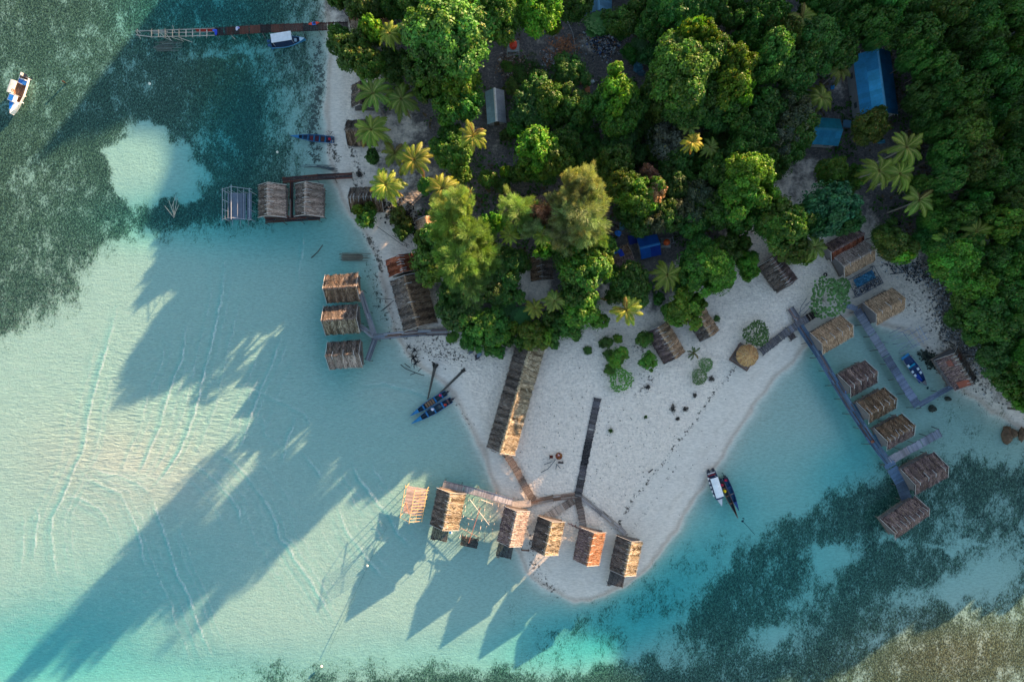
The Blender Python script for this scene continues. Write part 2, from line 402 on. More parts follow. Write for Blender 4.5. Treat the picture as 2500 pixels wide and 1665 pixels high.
qx = px+(vnoise(X, Y, 2.6, 51)-.5)*34+(vnoise(X, Y, .9, 53)-.5)*14; qy = py+(vnoise(X, Y, 2.6, 52)-.5)*34+(vnoise(X, Y, .9, 54)-.5)*14
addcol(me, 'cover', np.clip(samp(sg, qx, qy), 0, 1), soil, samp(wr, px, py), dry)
addcol(me, 'tone', samp(brown, px, py), samp(gg, px, py)+np.clip(hill(X, Y)/2, 0, 1)*1.2+np.clip(np.maximum(-py-40, px-2560)/60, 0, 1)*np.clip(sdl/4, 0, 1)*1.2, samp(rip, px, py), np.clip(-z, 0, 3))

ed = sdl+(vnoise(px, py, 34, 61)-.5)*.7+(vnoise(px, py, 11, 62)-.5)*.25
addcol(me, 'edge', np.exp(-((ed-.35)/.42)**2), np.exp(-((ed-3.1-.8*(vnoise(px, py, 60, 63)-.5))/.35)**2), 0*ed, 0*ed)
def ground_mat():
    t = NT('sand_soil_and_seagrass'); p = t.pos()
    cv = t.sep(t.attr('cover').outputs['Color']); dryv = t.attr('cover').outputs['Alpha']
    tn = t.sep(t.attr('tone').outputs['Color'])
    grain = t.noise(p, 2.6, 6, .7); big = t.noise(p, .16, 3); mid = t.noise(p, .8, 4, .6)
    dryc = t.mix(grain, (.60, .50, .415), (.91, .80, .69))
    wetc = t.mix(mid, (.66, .585, .50), (.74, .665, .58))
    sand = t.mix(dryv, wetc, dryc)
    edge = t.sep(t.attr('edge').outputs['Color'])
    sand = t.mix(t.math('MULTIPLY', edge[0], .75), sand, (.46, .375, .30))
    sand = t.mix(t.math('MULTIPLY', edge[1], t.math('MULTIPLY', t.ramp(t.noise(p, .7, 4), .4, .6), .3)), sand, (.50, .42, .34))
    specks = t.ramp(t.noise(p, 4.5, 2, .5), .70, .76)
    sand = t.mix(t.math('MULTIPLY', t.math('MULTIPLY', specks, dryv), .3), sand, (.16, .14, .12))
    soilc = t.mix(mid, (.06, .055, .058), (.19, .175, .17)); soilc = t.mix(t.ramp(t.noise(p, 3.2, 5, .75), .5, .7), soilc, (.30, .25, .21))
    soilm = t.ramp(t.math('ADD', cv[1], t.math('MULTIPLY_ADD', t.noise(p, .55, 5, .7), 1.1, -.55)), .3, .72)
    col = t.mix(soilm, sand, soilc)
    grs = t.mix(grain, (.018, .035, .010), (.07, .11, .03))
    gm = t.ramp(t.math('ADD', tn[1], t.math('MULTIPLY_ADD', t.noise(p, 1.2, 5, .7), 1.2, -.6)), .35, .6)
    col = t.mix(gm, col, grs)
    # seagrass: clumps at several sizes, cut by the local density of cover
    v = t.mapping(p, (1.0, .62, 1), (0, 0, math.radians(-40)))
    n = t.math('ADD', t.math('MULTIPLY', t.noise(v, .55, 5, .72), .42), t.math('MULTIPLY', t.noise(v, 3.9, 5, .85), .58))
    ne = t.math('MULTIPLY_ADD', n, 4.2, -1.6)
    thr = t.math('MULTIPLY_ADD', t.noise(p, .13, 4, .6), .9, t.math('SUBTRACT', .55, cv[0]))
    gmask = t.math('MULTIPLY', t.ramp(t.math('SUBTRACT', ne, thr), -.26, .26), t.ramp(cv[0], .03, .12))
    fine = t.ramp(t.noise(v, 4.2, 4, .9), .42, .66)
    fine = t.math('MULTIPLY', fine, t.math('SUBTRACT', 1.55, cv[0]))
    dk = t.mix(fine, (.009, .016, .012), (.20, .225, .145))
    bn = t.mix(fine, (.028, .021, .008), (.28, .22, .11))
    sgc = t.mix(tn[0], dk, bn)
    fl = t.ramp(t.noise(p, 4.4, 3), .60, .68)
    sgc = t.mix(t.math('MULTIPLY', fl, .55), sgc, (.36, .40, .32))
    ripple_light = t.noise(t.mapping(p, (.5, 1.7, 1), (0, 0, math.radians(20))), 2.6, 4, .75)
    col = t.mix(1.0, col, t.mix(t.ramp(ripple_light, .3, .7), (.84, .84, .84), (1.12, 1.12, 1.12)), 'MULTIPLY')  # ripple light and shade multiplied into the ground colour
    pit_shade = t.math('MULTIPLY', t.ramp(t.noise(t.mapping(p, (1.3, .8, 1), (0, 0, .5)), 2.4, 5, .8), .36, .52), 1.0)  # hollows darkened in the sand colour, painted shade of footprints
    col = t.mix(dryv, col, t.mix(1.0, col, t.mix(pit_shade, (.80, .80, .81), (1.04, 1.04, 1.03)), 'MULTIPLY'))
    wetk = t.ramp(t.attr('tone').outputs['Alpha'], .0, .22)
    col = t.mix(wetk, col, t.mix(1.0, col, (.74, .72, .70), 'MULTIPLY'))
    # a film of sparse blades greys the sand between the clumps
    film = t.math('MULTIPLY', t.math('MULTIPLY_ADD', t.noise(v, 5.5, 3, .7), .9, .1), t.math('MULTIPLY', cv[0], .48))
    col = t.mix(film, col, (.12, .15, .10))
    col = t.mix(gmask, col, sgc)
    wn_ = t.math('MULTIPLY_ADD', t.noise(p, 1.7, 6, .8), 2.8, -.9)
    wmask = t.math('MULTIPLY', t.ramp(t.math('SUBTRACT', wn_, t.math('SUBTRACT', 1.0, cv[2])), -.05, .1), t.ramp(cv[2], .04, .15))
    col = t.mix(wmask, col, t.mix(grain, (.035, .038, .040), (.14, .115, .09)))
    foot = t.math('MULTIPLY', t.voro(t.mapping(p, (1, 1.4, 1), (0, 0, .6)), 1.9), dryv)
    h = t.math('ADD', t.math('MULTIPLY', foot, .9), t.math('MULTIPLY', t.noise(p, 3.0, 5, .7), .8))
    rv = t.mapping(p, (.30, 1.25, .01), (0, 0, math.radians(20)))
    h = t.math('ADD', h, t.math('MULTIPLY', t.noise(rv, 1.5, 5, .6, .6), t.math('MULTIPLY_ADD', tn[2], 3.2, .6)))
    nr = t.bump(h, .8, .11)
    return t.done(t.bsdf(col, .9, nr, .15))
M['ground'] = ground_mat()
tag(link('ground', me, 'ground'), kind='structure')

# ---- the water sheet
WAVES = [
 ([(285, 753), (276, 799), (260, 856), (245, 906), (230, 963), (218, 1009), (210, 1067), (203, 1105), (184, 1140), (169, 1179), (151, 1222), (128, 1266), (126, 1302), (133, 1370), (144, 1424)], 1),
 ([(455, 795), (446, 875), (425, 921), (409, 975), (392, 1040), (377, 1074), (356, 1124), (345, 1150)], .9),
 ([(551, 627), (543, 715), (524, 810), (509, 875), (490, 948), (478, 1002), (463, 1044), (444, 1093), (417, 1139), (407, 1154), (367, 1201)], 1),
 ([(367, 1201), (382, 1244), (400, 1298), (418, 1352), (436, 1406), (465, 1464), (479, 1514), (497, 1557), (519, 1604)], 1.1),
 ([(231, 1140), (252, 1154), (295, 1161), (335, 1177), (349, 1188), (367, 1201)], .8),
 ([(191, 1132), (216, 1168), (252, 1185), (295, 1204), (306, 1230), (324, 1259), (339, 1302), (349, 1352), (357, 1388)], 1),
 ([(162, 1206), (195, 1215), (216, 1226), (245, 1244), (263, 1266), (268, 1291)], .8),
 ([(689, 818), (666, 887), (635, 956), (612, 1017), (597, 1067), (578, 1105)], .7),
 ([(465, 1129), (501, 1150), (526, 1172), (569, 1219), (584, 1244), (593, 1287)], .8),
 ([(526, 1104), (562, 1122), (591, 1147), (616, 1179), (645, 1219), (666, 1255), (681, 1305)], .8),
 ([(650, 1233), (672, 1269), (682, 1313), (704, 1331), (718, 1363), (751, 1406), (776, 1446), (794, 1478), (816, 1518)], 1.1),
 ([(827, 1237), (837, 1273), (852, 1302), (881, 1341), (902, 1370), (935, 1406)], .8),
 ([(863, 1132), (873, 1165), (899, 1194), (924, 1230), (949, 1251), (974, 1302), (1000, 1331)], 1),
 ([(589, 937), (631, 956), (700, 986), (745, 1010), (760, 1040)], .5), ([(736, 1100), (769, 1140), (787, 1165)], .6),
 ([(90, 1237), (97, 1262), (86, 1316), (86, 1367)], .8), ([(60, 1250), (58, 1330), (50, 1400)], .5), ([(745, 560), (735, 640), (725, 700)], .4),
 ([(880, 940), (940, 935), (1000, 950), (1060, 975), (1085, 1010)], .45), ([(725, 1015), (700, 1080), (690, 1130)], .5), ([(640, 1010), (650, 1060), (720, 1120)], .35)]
X, Y, Q = grid('sea', 92, 64, .26)
px = X/S+1250; py = 832.5-Y/S
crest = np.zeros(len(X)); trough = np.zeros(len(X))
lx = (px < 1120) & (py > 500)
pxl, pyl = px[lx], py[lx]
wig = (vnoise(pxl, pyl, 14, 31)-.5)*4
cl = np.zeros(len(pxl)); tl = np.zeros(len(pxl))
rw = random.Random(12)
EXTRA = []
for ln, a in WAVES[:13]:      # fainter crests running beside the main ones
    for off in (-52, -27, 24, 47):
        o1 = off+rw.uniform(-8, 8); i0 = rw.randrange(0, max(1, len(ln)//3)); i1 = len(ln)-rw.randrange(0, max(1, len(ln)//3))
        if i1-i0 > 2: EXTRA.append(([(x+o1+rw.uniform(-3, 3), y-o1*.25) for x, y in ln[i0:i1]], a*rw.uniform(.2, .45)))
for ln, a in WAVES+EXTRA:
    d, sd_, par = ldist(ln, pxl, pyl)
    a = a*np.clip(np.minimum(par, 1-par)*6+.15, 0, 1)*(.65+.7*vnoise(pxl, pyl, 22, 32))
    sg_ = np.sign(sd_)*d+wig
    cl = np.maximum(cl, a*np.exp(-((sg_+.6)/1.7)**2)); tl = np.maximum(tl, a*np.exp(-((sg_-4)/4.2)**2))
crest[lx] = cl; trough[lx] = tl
zt = zground(px, py); dep = np.clip(-zt, 0, 3)
dep = dep+trough*.34  # darker side of each wave line painted in as extra depth
dep = np.where(zt > 0, 0, dep+.05)
KA = np.array([.86, .10, .045])
tint = np.exp(-dep[:, None]*KA[None, :])
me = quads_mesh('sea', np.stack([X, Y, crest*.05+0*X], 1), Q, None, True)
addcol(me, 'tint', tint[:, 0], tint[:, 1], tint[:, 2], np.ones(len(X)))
flat = samp(np.clip(soft([(-200, 820), (200, 700), (480, 640), (700, 700), (860, 900), (1080, 1000), (1160, 1150), (1200, 1330), (900, 1560), (500, 1600), (-200, 1560)], 120), 0, 1), px, py)
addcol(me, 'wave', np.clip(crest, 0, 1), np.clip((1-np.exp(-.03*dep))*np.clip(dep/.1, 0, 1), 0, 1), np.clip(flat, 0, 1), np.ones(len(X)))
def sea_mat():
    t = NT('clear_shallow_water'); p = t.pos()
    tint = t.attr('tint').outputs['Color']; wv = t.sep(t.attr('wave').outputs['Color'])
    tb = t.n('ShaderNodeBsdfTransparent'); t.put(tb.inputs[0], tint)
    df = t.n('ShaderNodeBsdfDiffuse'); t.put(df.inputs[0], (.10, .60, .70))
    line_light = t.n('ShaderNodeBsdfDiffuse'); t.put(line_light.inputs[0], (.80, .84, .80))  # pale lines painted along the crests for light bent by the waves
    rp = t.noise(t.mapping(p, (.6, 1.6, 1), (0, 0, math.radians(20))), 2.2, 4, .65)
    nr = t.bump(rp, .35, .05)
    gl = t.n('ShaderNodeBsdfGlossy'); gl.inputs['Roughness'].default_value = .12; t.put(gl.inputs['Normal'], nr)
    def ridge(scale, stretch, rot, w, seed):
        n = t.noise(t.mapping(p, stretch, (0, 0, math.radians(rot)), (seed, 0, 0)), scale, 2, .5, .3)
        return t.ramp(t.math('ABSOLUTE', t.math('SUBTRACT', n, .5)), w, 0.0)
    r3 = ridge(1.1, (.30, 1.5, 1), 22, .035, 9)
    caustic_web = t.math('MULTIPLY', t.math('MULTIPLY', r3, .30), wv[2])  # net of caustic light painted over the flats
    m1 = t.n('ShaderNodeMixShader'); t.put(m1.inputs[0], wv[1]); t.t.links.new(tb.outputs[0], m1.inputs[1]); t.t.links.new(df.outputs[0], m1.inputs[2])
    m2 = t.n('ShaderNodeMixShader'); t.put(m2.inputs[0], t.math('MINIMUM', t.math('ADD', t.math('MULTIPLY', t.math('MULTIPLY', wv[0], t.ramp(t.noise(p, .6, 2), .25, .60)), .50), t.math('MULTIPLY', caustic_web, .22)), .5)); t.t.links.new(m1.outputs[0], m2.inputs[1]); t.t.links.new(line_light.outputs[0], m2.inputs[2])
    m3 = t.n('ShaderNodeMixShader'); m3.inputs[0].default_value = .018; t.t.links.new(m2.outputs[0], m3.inputs[1]); t.t.links.new(gl.outputs[0], m3.inputs[2])
    return t.done(m3.outputs[0])
M['sea'] = sea_mat()
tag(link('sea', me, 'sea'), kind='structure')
# ------------------------------------------------------------------ trees
def unit(v): return v/np.maximum(np.linalg.norm(v, axis=1, keepdims=True), 1e-9)
def leaves(pos, nrm, size, cols, aspect=1.7, g=rng):
    """one folded diamond leaf (4 points) per position"""
    n = len(pos); nrm = unit(nrm); r = g.normal(size=(n, 3)); t = unit(np.cross(nrm, r)); b = np.cross(nrm, t)
    s = np.asarray(size).reshape(-1, 1)*np.ones((n, 1))
    V = np.stack([pos-t*s*.5*aspect, pos+b*s*.5, pos+t*s*.5*aspect, pos-b*s*.5], 1).reshape(-1, 3)
    Q = np.arange(4*n).reshape(n, 4)
    return V, Q, np.repeat(cols, 4, 0)
def merge(parts):
    V = []; Q = []; Cc = []; k = 0
    for v, q, c in parts: V.append(v); Q.append(q+k); Cc.append(c); k += len(v)
    return np.concatenate(V), np.concatenate(Q), np.concatenate(Cc)

GREEN = np.array([.062, .160, .022])
def crown_broad(name, Rr, Hh, nclump, nleaf, lsize, seed, gap=0.0, spread=.31, base=GREEN, yellow=.07):
    g = np.random.default_rng(seed); parts = []
    lob = g.random(9)*2*np.pi; amp = g.uniform(.06, .20, 9)
    k = np.arange(nclump)+.5; ph = np.arccos(np.clip(1-k/nclump*1.0, -1, 1)); th = k*2.39996+g.normal(size=nclump)*.6; ph = np.clip(ph+g.normal(size=nclump)*.10, 0, 1.75)
    for i in range(nclump):
        sx = math.sin(ph[i]); out = 1+sum(amp[j]*math.cos((j+1)*th[i]+lob[j]) for j in range(4))
        rr = Rr*out*sx*(.84+g.uniform(-.12, .10)); rc = Rr*spread*g.uniform(.5, 1.45)
        c = np.array([rr*math.cos(th[i]), rr*math.sin(th[i]), Hh*(.45+.55*max(0, math.cos(ph[i]))**.8*g.uniform(.68, 1.16))])
        if g.random() < gap: continue
        m = int(nleaf*(rc/(Rr*spread))**2)
        d = unit(g.normal(size=(m, 3))); d[:, 2] = np.where(d[:, 2] < -.25, -d[:, 2], d[:, 2])
        rad = rc*(1-.35*g.random(m)**2)
        bump_ = 1+.22*np.sin(d[:, 0]*5+i)*np.sin(d[:, 1]*5+i*2)
        pos = c+d*(rad*bump_)[:, None]*np.array([1, 1, .8])
        nr = d*.8+np.array([0, 0, .45])+g.normal(size=(m, 3))*.42
        tone = g.uniform(.62, 1.35); hue = g.uniform(-.12, .22)
        col = base*tone*np.array([1+hue, 1, 1-hue*.6])*(1+g.normal(size=(m, 1))*.2)
        ym = g.random(m) < yellow; col[ym] = np.array([.20, .21, .04])*g.uniform(.6, 1.1, (ym.sum(), 1))
        parts.append(leaves(pos, nr, lsize*g.uniform(.7, 1.35, m), np.clip(col, .004, 1), 1.5, g))
    # inner shell of shaded leaves so that the ground does not show straight through
    m = int(nleaf*nclump*.14); d = unit(g.normal(size=(m, 3))); d[:, 2] = np.abs(d[:, 2])
    pos = d*np.array([Rr*.78, Rr*.78, Hh*.6])*g.uniform(.75, 1, (m, 1))+np.array([0, 0, Hh*.2])
    parts.append(leaves(pos, d+g.normal(size=(m, 3))*.4, lsize*1.9, np.clip(base*.9*g.uniform(.6, 1.2, (m, 1)), .004, 1), 1.2, g))
    # stray shoots past the outline
    m = int(nclump*9); a = g.random(m)*6.283; rr = Rr*g.uniform(.7, 1.12, m)
    pos = np.stack([rr*np.cos(a), rr*np.sin(a), Hh*g.uniform(.3, .75, m)], 1)
    parts.append(leaves(pos, g.normal(size=(m, 3))*.6+np.array([0, 0, .6]), lsize*g.uniform(.6, 1.2, m), base*g.uniform(.6, 1.4, (m, 1)), 1.7, g))
    return quads_mesh(name, *merge(parts))

def crown_casuarina(name, Rr, Hh, seed):
    g = np.random.default_rng(seed); parts = []; base = np.array([.235, .285, .135])
    npl = 110
    for i in range(npl):
        a = i*2.39996+g.uniform(-.4, .4); q = (i+.5)/npl
        rr = Rr*q**.55*g.uniform(.5, 1.12)*(1+.25*math.cos(3*a+seed)+.15*math.cos(5*a)); z0 = Hh*(1-.50*q)*g.uniform(.72, 1.1)
        c = np.array([rr*math.cos(a), rr*math.sin(a), z0]); L = Rr*.36*g.uniform(.6, 1.4)
        ax = unit(np.array([[math.cos(a), math.sin(a), .65+g.uniform(-.1, .5)]]))[0]
        m = 170; t = g.random(m)
        off = unit(g.normal(size=(m, 3)))*(L*.62*(1-t*.55))[:, None]*g.random((m, 1))**.4
        pos = c+ax*(t*L)[:, None]+off
        dirv = unit(ax+off*1.1/L+g.normal(size=(m, 3))*.30+np.array([0, 0, -.15])); ln = g.uniform(.35, .8, m)[:, None]; w = .032
        side = unit(np.cross(dirv, g.normal(size=(m, 3))))*w
        V = np.stack([pos-side, pos+side, pos+dirv*ln+side*.4, pos+dirv*ln-side*.4], 1).reshape(-1, 3)
        tone = g.uniform(.7, 1.25)
        col = base*tone*(1+g.normal(size=(m, 1))*.25)*np.array([1+g.uniform(-.2, .15), 1, 1])
        parts.append((V, np.arange(4*m).reshape(m, 4), np.repeat(np.clip(col, .01, 1), 4, 0)))
    return quads_mesh(name, *merge(parts))

def crown_palm(name, nf, L, seed, droop=1.0, base=(.13, .21, .026)):
    g = np.random.default_rng(seed); parts = []; base = np.array(base)
    for i in range(nf):
        a = i*2.39996+g.uniform(-.25, .25); el = math.radians(g.uniform(8, 62)); Lf = L*g.uniform(.78, 1.08)
        n = 15; t = np.linspace(0, 1, n); rc = math.cos(el); bend = droop*g.uniform(.8, 1.3); tw = g.uniform(-.18, .18)
        r = Lf*(rc*t+(1-rc)*.7*t**1.6)*(1-.10*t**2); zz = Lf*(math.sin(el)*t-bend*.62*t**2.3)
        aa = a+tw*t**2; P = np.stack([r*np.cos(aa), r*np.sin(aa), zz], 1)
        tan = unit(np.gradient(P, axis=0)); sd = unit(np.cross(tan, np.array([0, 0, 1.0]))); up = np.cross(sd, tan)
        tone = g.uniform(.7, 1.3); fc = base*tone*np.array([1+g.uniform(-.1, .35), 1, 1])
        if g.random() < .06: fc = np.array([.21, .14, .035])*g.uniform(.7, 1.2)
        # rib
        w = (.075*(1-t)+.015)[:, None]; V = np.concatenate([P-sd*w, P+sd*w]); Qd = np.array([[k, k+1, n+k+1, n+k] for k in range(n-1)])
        parts.append((V, Qd, np.tile(np.array([.28, .26, .07])*tone, (len(V), 1))))
        m = 46; tt = np.linspace(.09, .99, m); Pm = np.stack([np.interp(tt, t, P[:, c]) for c in range(3)], 1)
        Tm = np.stack([np.interp(tt, t, tan[:, c]) for c in range(3)], 1); Sm = np.stack([np.interp(tt, t, sd[:, c]) for c in range(3)], 1)
        ll = Lf*.235*np.sin(np.pi*np.clip(tt*.86+.10, 0, 1))**.7
        for s in (-1, 1):
            lean = .95+.7*tt[:, None]
            D = unit(Sm*s+Tm*lean+np.array([0, 0, -.42])+g.normal(size=(m, 3))*.09); l = (ll*g.uniform(.85, 1.12, m))[:, None]
            wv = unit(np.cross(D, np.array([0, 0, 1.0])))*(Lf*.0085)
            mid = Pm+D*l*.5+np.array([0, 0, .03]); end = Pm+D*l+np.array([0, 0, -.16])*l
            V = np.stack([Pm-wv*.5, Pm+wv*.5, mid+wv, mid-wv, end], 1)
            V4 = np.stack([V[:, 0], V[:, 1], V[:, 2], V[:, 3], V[:, 3], V[:, 2], V[:, 4]+wv*.15, V[:, 4]-wv*.15], 1).reshape(-1, 3)
            Qd = np.arange(8*m).reshape(-1, 4); cc = fc*(1+g.normal(size=(m, 1))*.12)
            cc[tt > .93] *= np.array([1.25, 1.1, .9])
            parts.append((V4, Qd, np.repeat(np.clip(cc, .01, 1), 8, 0)))
    m = 60; pos = g.normal(size=(m, 3))*.16; parts.append(leaves(pos, g.normal(size=(m, 3)), .2, np.tile([.16, .12, .03], (m, 1)), 1.2, g))
    return quads_mesh(name, *merge(parts))

def crown_rosettes(name, Rr, Hh, n, seed, rs=.20, base=(.10, .21, .05), hole=.25, dense=False):
    """flat bush of separate leaf rosettes with the ground showing between them"""
    g = np.random.default_rng(seed); parts = []; base = np.array(base); hx = g.uniform(-.5, .5, 2)*Rr*.7
    for i in range(n):
        a = i*2.39996; q = math.sqrt((i+.5)/n); rr = Rr*q*(1+.1*math.cos(3*a+seed))+g.uniform(-.12, .12)
        x, y = rr*math.cos(a)+g.uniform(-.15, .15), rr*math.sin(a)+g.uniform(-.15, .15)
        if math.hypot(x-hx[0], y-hx[1]) < Rr*.42 and g.random() < hole*2: continue
        c = np.array([x, y, Hh*(.35+.65*math.sqrt(max(0, 1-(rr/Rr/1.15)**2)))+g.uniform(-.1, .1)]); k = 9
        th = np.arange(k)*2*np.pi/k+g.uniform(0, 6); d = np.stack([np.cos(th), np.sin(th), np.full(k, .35)], 1)
        r0 = rs*g.uniform(.75, 1.3); t = np.stack([-np.sin(th), np.cos(th), np.zeros(k)], 1)*r0*.42
        V = np.stack([c+d*0, c+d*r0*.6+t, c+d*r0*1.15, c+d*r0*.6-t], 1).reshape(-1, 3)
        parts.append((V, np.arange(4*k).reshape(k, 4), np.tile(base*g.uniform(.7, 1.35), (4*k, 1))))
    return quads_mesh(name, *merge(parts))

def bare(mb, p, d, L, r, depth, g, col, z_flat=.5):
    p1 = p+d*L; mb.tube(p, p1, r, r*.68, jit(col, .12), 5, False)
    if depth == 0: return
    for k in range(g.choice([2, 3, 3])):
        a = Vector((g.uniform(-1, 1), g.uniform(-1, 1), g.uniform(-.35, .6)*z_flat)); nd = (d+a*.85).normalized()
        bare(mb, p1-d*L*g.uniform(0, .3), nd, L*g.uniform(.6, .85), r*.62, depth-1, g, col, z_flat)

def trunk_mesh(name, Rr, zb, Hh, seed, r=.22, col=(.13, .11, .095), limbs=7):
    """tapered trunk from the ground to the crown with limbs running up into it"""
    g = random.Random(seed); mb = MB(); b = Vector((g.uniform(-.1, .1)*Rr, g.uniform(-.1, .1)*Rr, zb+Hh*.25))
    mb.path([Vector((0, 0, -.8)), Vector((b.x*.3, b.y*.3, zb*.5)), b], r, r*.7, col, 7)
    for i in range(limbs):
        a = i*2.4+g.uniform(-.3, .3); q = g.uniform(.45, .8)
        e = Vector((math.cos(a)*Rr*q, math.sin(a)*Rr*q, zb+Hh*g.uniform(.5, .8))); m_ = b.lerp(e, .5)+Vector((0, 0, -.1*Hh))
        mb.path([b+Vector((0, 0, -Hh*.15)), m_, e], r*.45, r*.12, jit(col, .1), 5)
    me = bpy.data.meshes.new(name); me.from_pydata(mb.v, [], mb.f); me.update(); set_attr(me, np.array(mb.c, np.float32)); me.materials.append(M['bark'])
    return me

# prototypes: crown radius, crown base height and crown height are in the table; copies are scaled from them
P_ = {}
def proto(key, crown, Rr, zb, Hh, trunk): crown.materials.append(M['leaf']); P_[key] = (crown, Rr, zb, Hh, trunk)
for i in range(4):
    proto(('big', i), crown_broad('broad_crown', 6.0, 5.0, 96, 270, .31, 100+i, .06, .225), 6.0, 5.0, 5.0, trunk_mesh('trunk', 6, 5, 5, 100+i, .34))
for i in range(3):
    proto(('mid', i), crown_broad('broad_crown', 3.6, 3.4, 58, 200, .26, 120+i, .08, .25), 3.6, 3.2, 3.4, trunk_mesh('trunk', 3.6, 3.2, 3.4, 120+i, .2))
for i in range(3):
    proto(('small', i), crown_broad('broad_crown', 1.8, 1.9, 26, 110, .22, 140+i, .05, .30), 1.8, 1.2, 1.9, trunk_mesh('trunk', 1.8, 1.2, 1.9, 140+i, .11, limbs=5))
for i in range(2):
    proto(('mango', i), crown_broad('dense_crown', 4.6, 4.0, 72, 210, .30, 160+i, 0, .21, np.array([.045, .13, .035]), .01), 4.6, 3.4, 4.0, trunk_mesh('trunk', 4.6, 3.4, 4, 160+i, .28))
for i in range(3):
    proto(('cas', i), crown_casuarina('feathery_crown', 4.4, 11.0, 180+i), 4.4, 9.0, 11.0, trunk_mesh('trunk', 3.2, 9, 9, 180+i, .3, (.24, .21, .18), 12))
for i in range(2):
    proto(('dead', i), crown_broad('withered_crown', 2.2, 2.0, 22, 120, .20, 200+i, .1, .34, np.array([.30, .15, .095]), 0), 2.2, 3.5, 2.0, trunk_mesh('trunk', 2.2, 3.5, 2, 200+i, .13, (.30, .26, .24), 9))
for i in range(3):
    proto(('dot', i), crown_rosettes('rosette_crown', 2.6, 1.7, (330, 260, 300)[i], 220+i, .17), 2.6, .25, 1.7, trunk_mesh('trunk', 2.4, .3, 1.6, 220+i, .07, (.32, .28, .24), 12))
for i in range(2):
    proto(('pan', i), crown_rosettes('tufted_crown', 1.2, 1.3, 16, 240+i, .75, (.05, .13, .04), 0), 1.2, 3.0, 1.3, trunk_mesh('trunk', .8, 3.0, 1.0, 240+i, .1, (.3, .28, .26), 5))
for i in range(2):   # bare grey branches over a thin grey-green crown
    proto(('thin', i), crown_broad('thin_crown', 3.4, 2.6, 34, 120, .22, 260+i, .2, .26, np.array([.075, .10, .055]), .04), 3.4, 4.4, 2.6, trunk_mesh('trunk', 3.4, 4.4, 2.6, 260+i, .2, (.36, .34, .32), 16))
for i in range(4):
    pm = crown_palm('frond_crown', (21, 24, 18, 22)[i], 3.5, 300+i, (1.0, 1.15, .85, 1.3)[i]); pm.materials.append(M['leaf']); P_[('palm', i)] = (pm, 3.3, 0, 0, None)
pm = crown_palm('frond_crown', 7, 2.0, 310, .7, (.06, .15, .03)); pm.materials.append(M['leaf']); P_[('broadpalm', 0)] = (pm, 2.0, 0, 0, None)

# ---- labels: every tree is named by its look and by what it stands next to
MARKS = [('the long blue metal roof', 2143, 205), ('the small blue-green roof', 2015, 318), ('the topmost blue roof', 1460, 0), ('the orange water tank', 1253, 105), ('the golden-yellow palm', 1691, 348),
         ('the pink-brown tree', 1586, 460), ('the white-ridged tin shed', 1210, 260), ('the long thatched house', 1262, 970), ('the top jetty', 700, 64), ('the square straw gazebo', 1829, 868),
         ('the two-tone blue roof', 1587, 602), ('the rust-patched grey hut', 2345, 900), ('the tallest yellow casuarina', 1415, 533), ('the heap of rubbish', 1475, 110), ('the wooden bench', 1432, 218),
         ('the double-roofed brown hut', 2080, 612), ('the red-ended long hut', 998, 710), ('the beached blue canoe', 762, 338), ('the red kayak', 1697, 578), ('the blue tarp frame', 2112, 688),
         ('the lone hut on white sand', 1628, 834), ('the dark hut under leaves', 1903, 663), ('the T-shaped plank walk', 1925, 805), ('the hut beside the green palm', 893, 486), ('the brown boulders', 2464, 1067),
         ('the long flat brown roof', 1290, 505), ('the top edge', None, 0), ('the right edge', 2500, None), ('the three stilt huts', 833, 780), ('the blue hut cluster', 1518, 628)]
USED = {}
def rel(x, y, m):
    nm, mx, my = m; mx = x if mx is None else mx; my = y if my is None else my
    dx, dy = x-mx, y-my; d = math.hypot(dx, dy)
    if nm == 'the top edge': return d, 'near '+nm if y < 90 else 'below '+nm
    if nm == 'the right edge': return d, 'near '+nm if x > 2410 else 'left of '+nm
    if abs(dx) > 2*abs(dy): w = 'right of' if dx > 0 else 'left of'
    elif abs(dy) > 2*abs(dx): w = 'below' if dy > 0 else 'above'
    else: w = ('below right of' if dx > 0 else 'below left of') if dy > 0 else ('above right of' if dx > 0 else 'above left of')
    if d < 75: w = 'just '+w
    elif d > 230: w = 'well '+w
    return d, w+' '+nm
def place_label(look, x, y):
    c = sorted((rel(x, y, m) for m in MARKS), key=lambda a: a[0])
    opts = [look+' '+c[0][1]]+[look+' '+c[i][1]+' and '+c[j][1] for i, j in ((0, 1), (0, 2), (1, 2), (0, 3), (1, 3), (2, 3), (0, 4), (1, 4), (2, 4), (3, 4))]
    for o in opts:
        if o not in USED and len(o.split()) <= 16: USED[o] = 1; return o
    for s in ('smaller', 'fuller', 'darker', 'lower', 'wider'):
        for o in opts:
            o2 = s+' '+o
            if o2 not in USED and len(o2.split()) <= 16: USED[o2] = 1; return o2
    return opts[0]

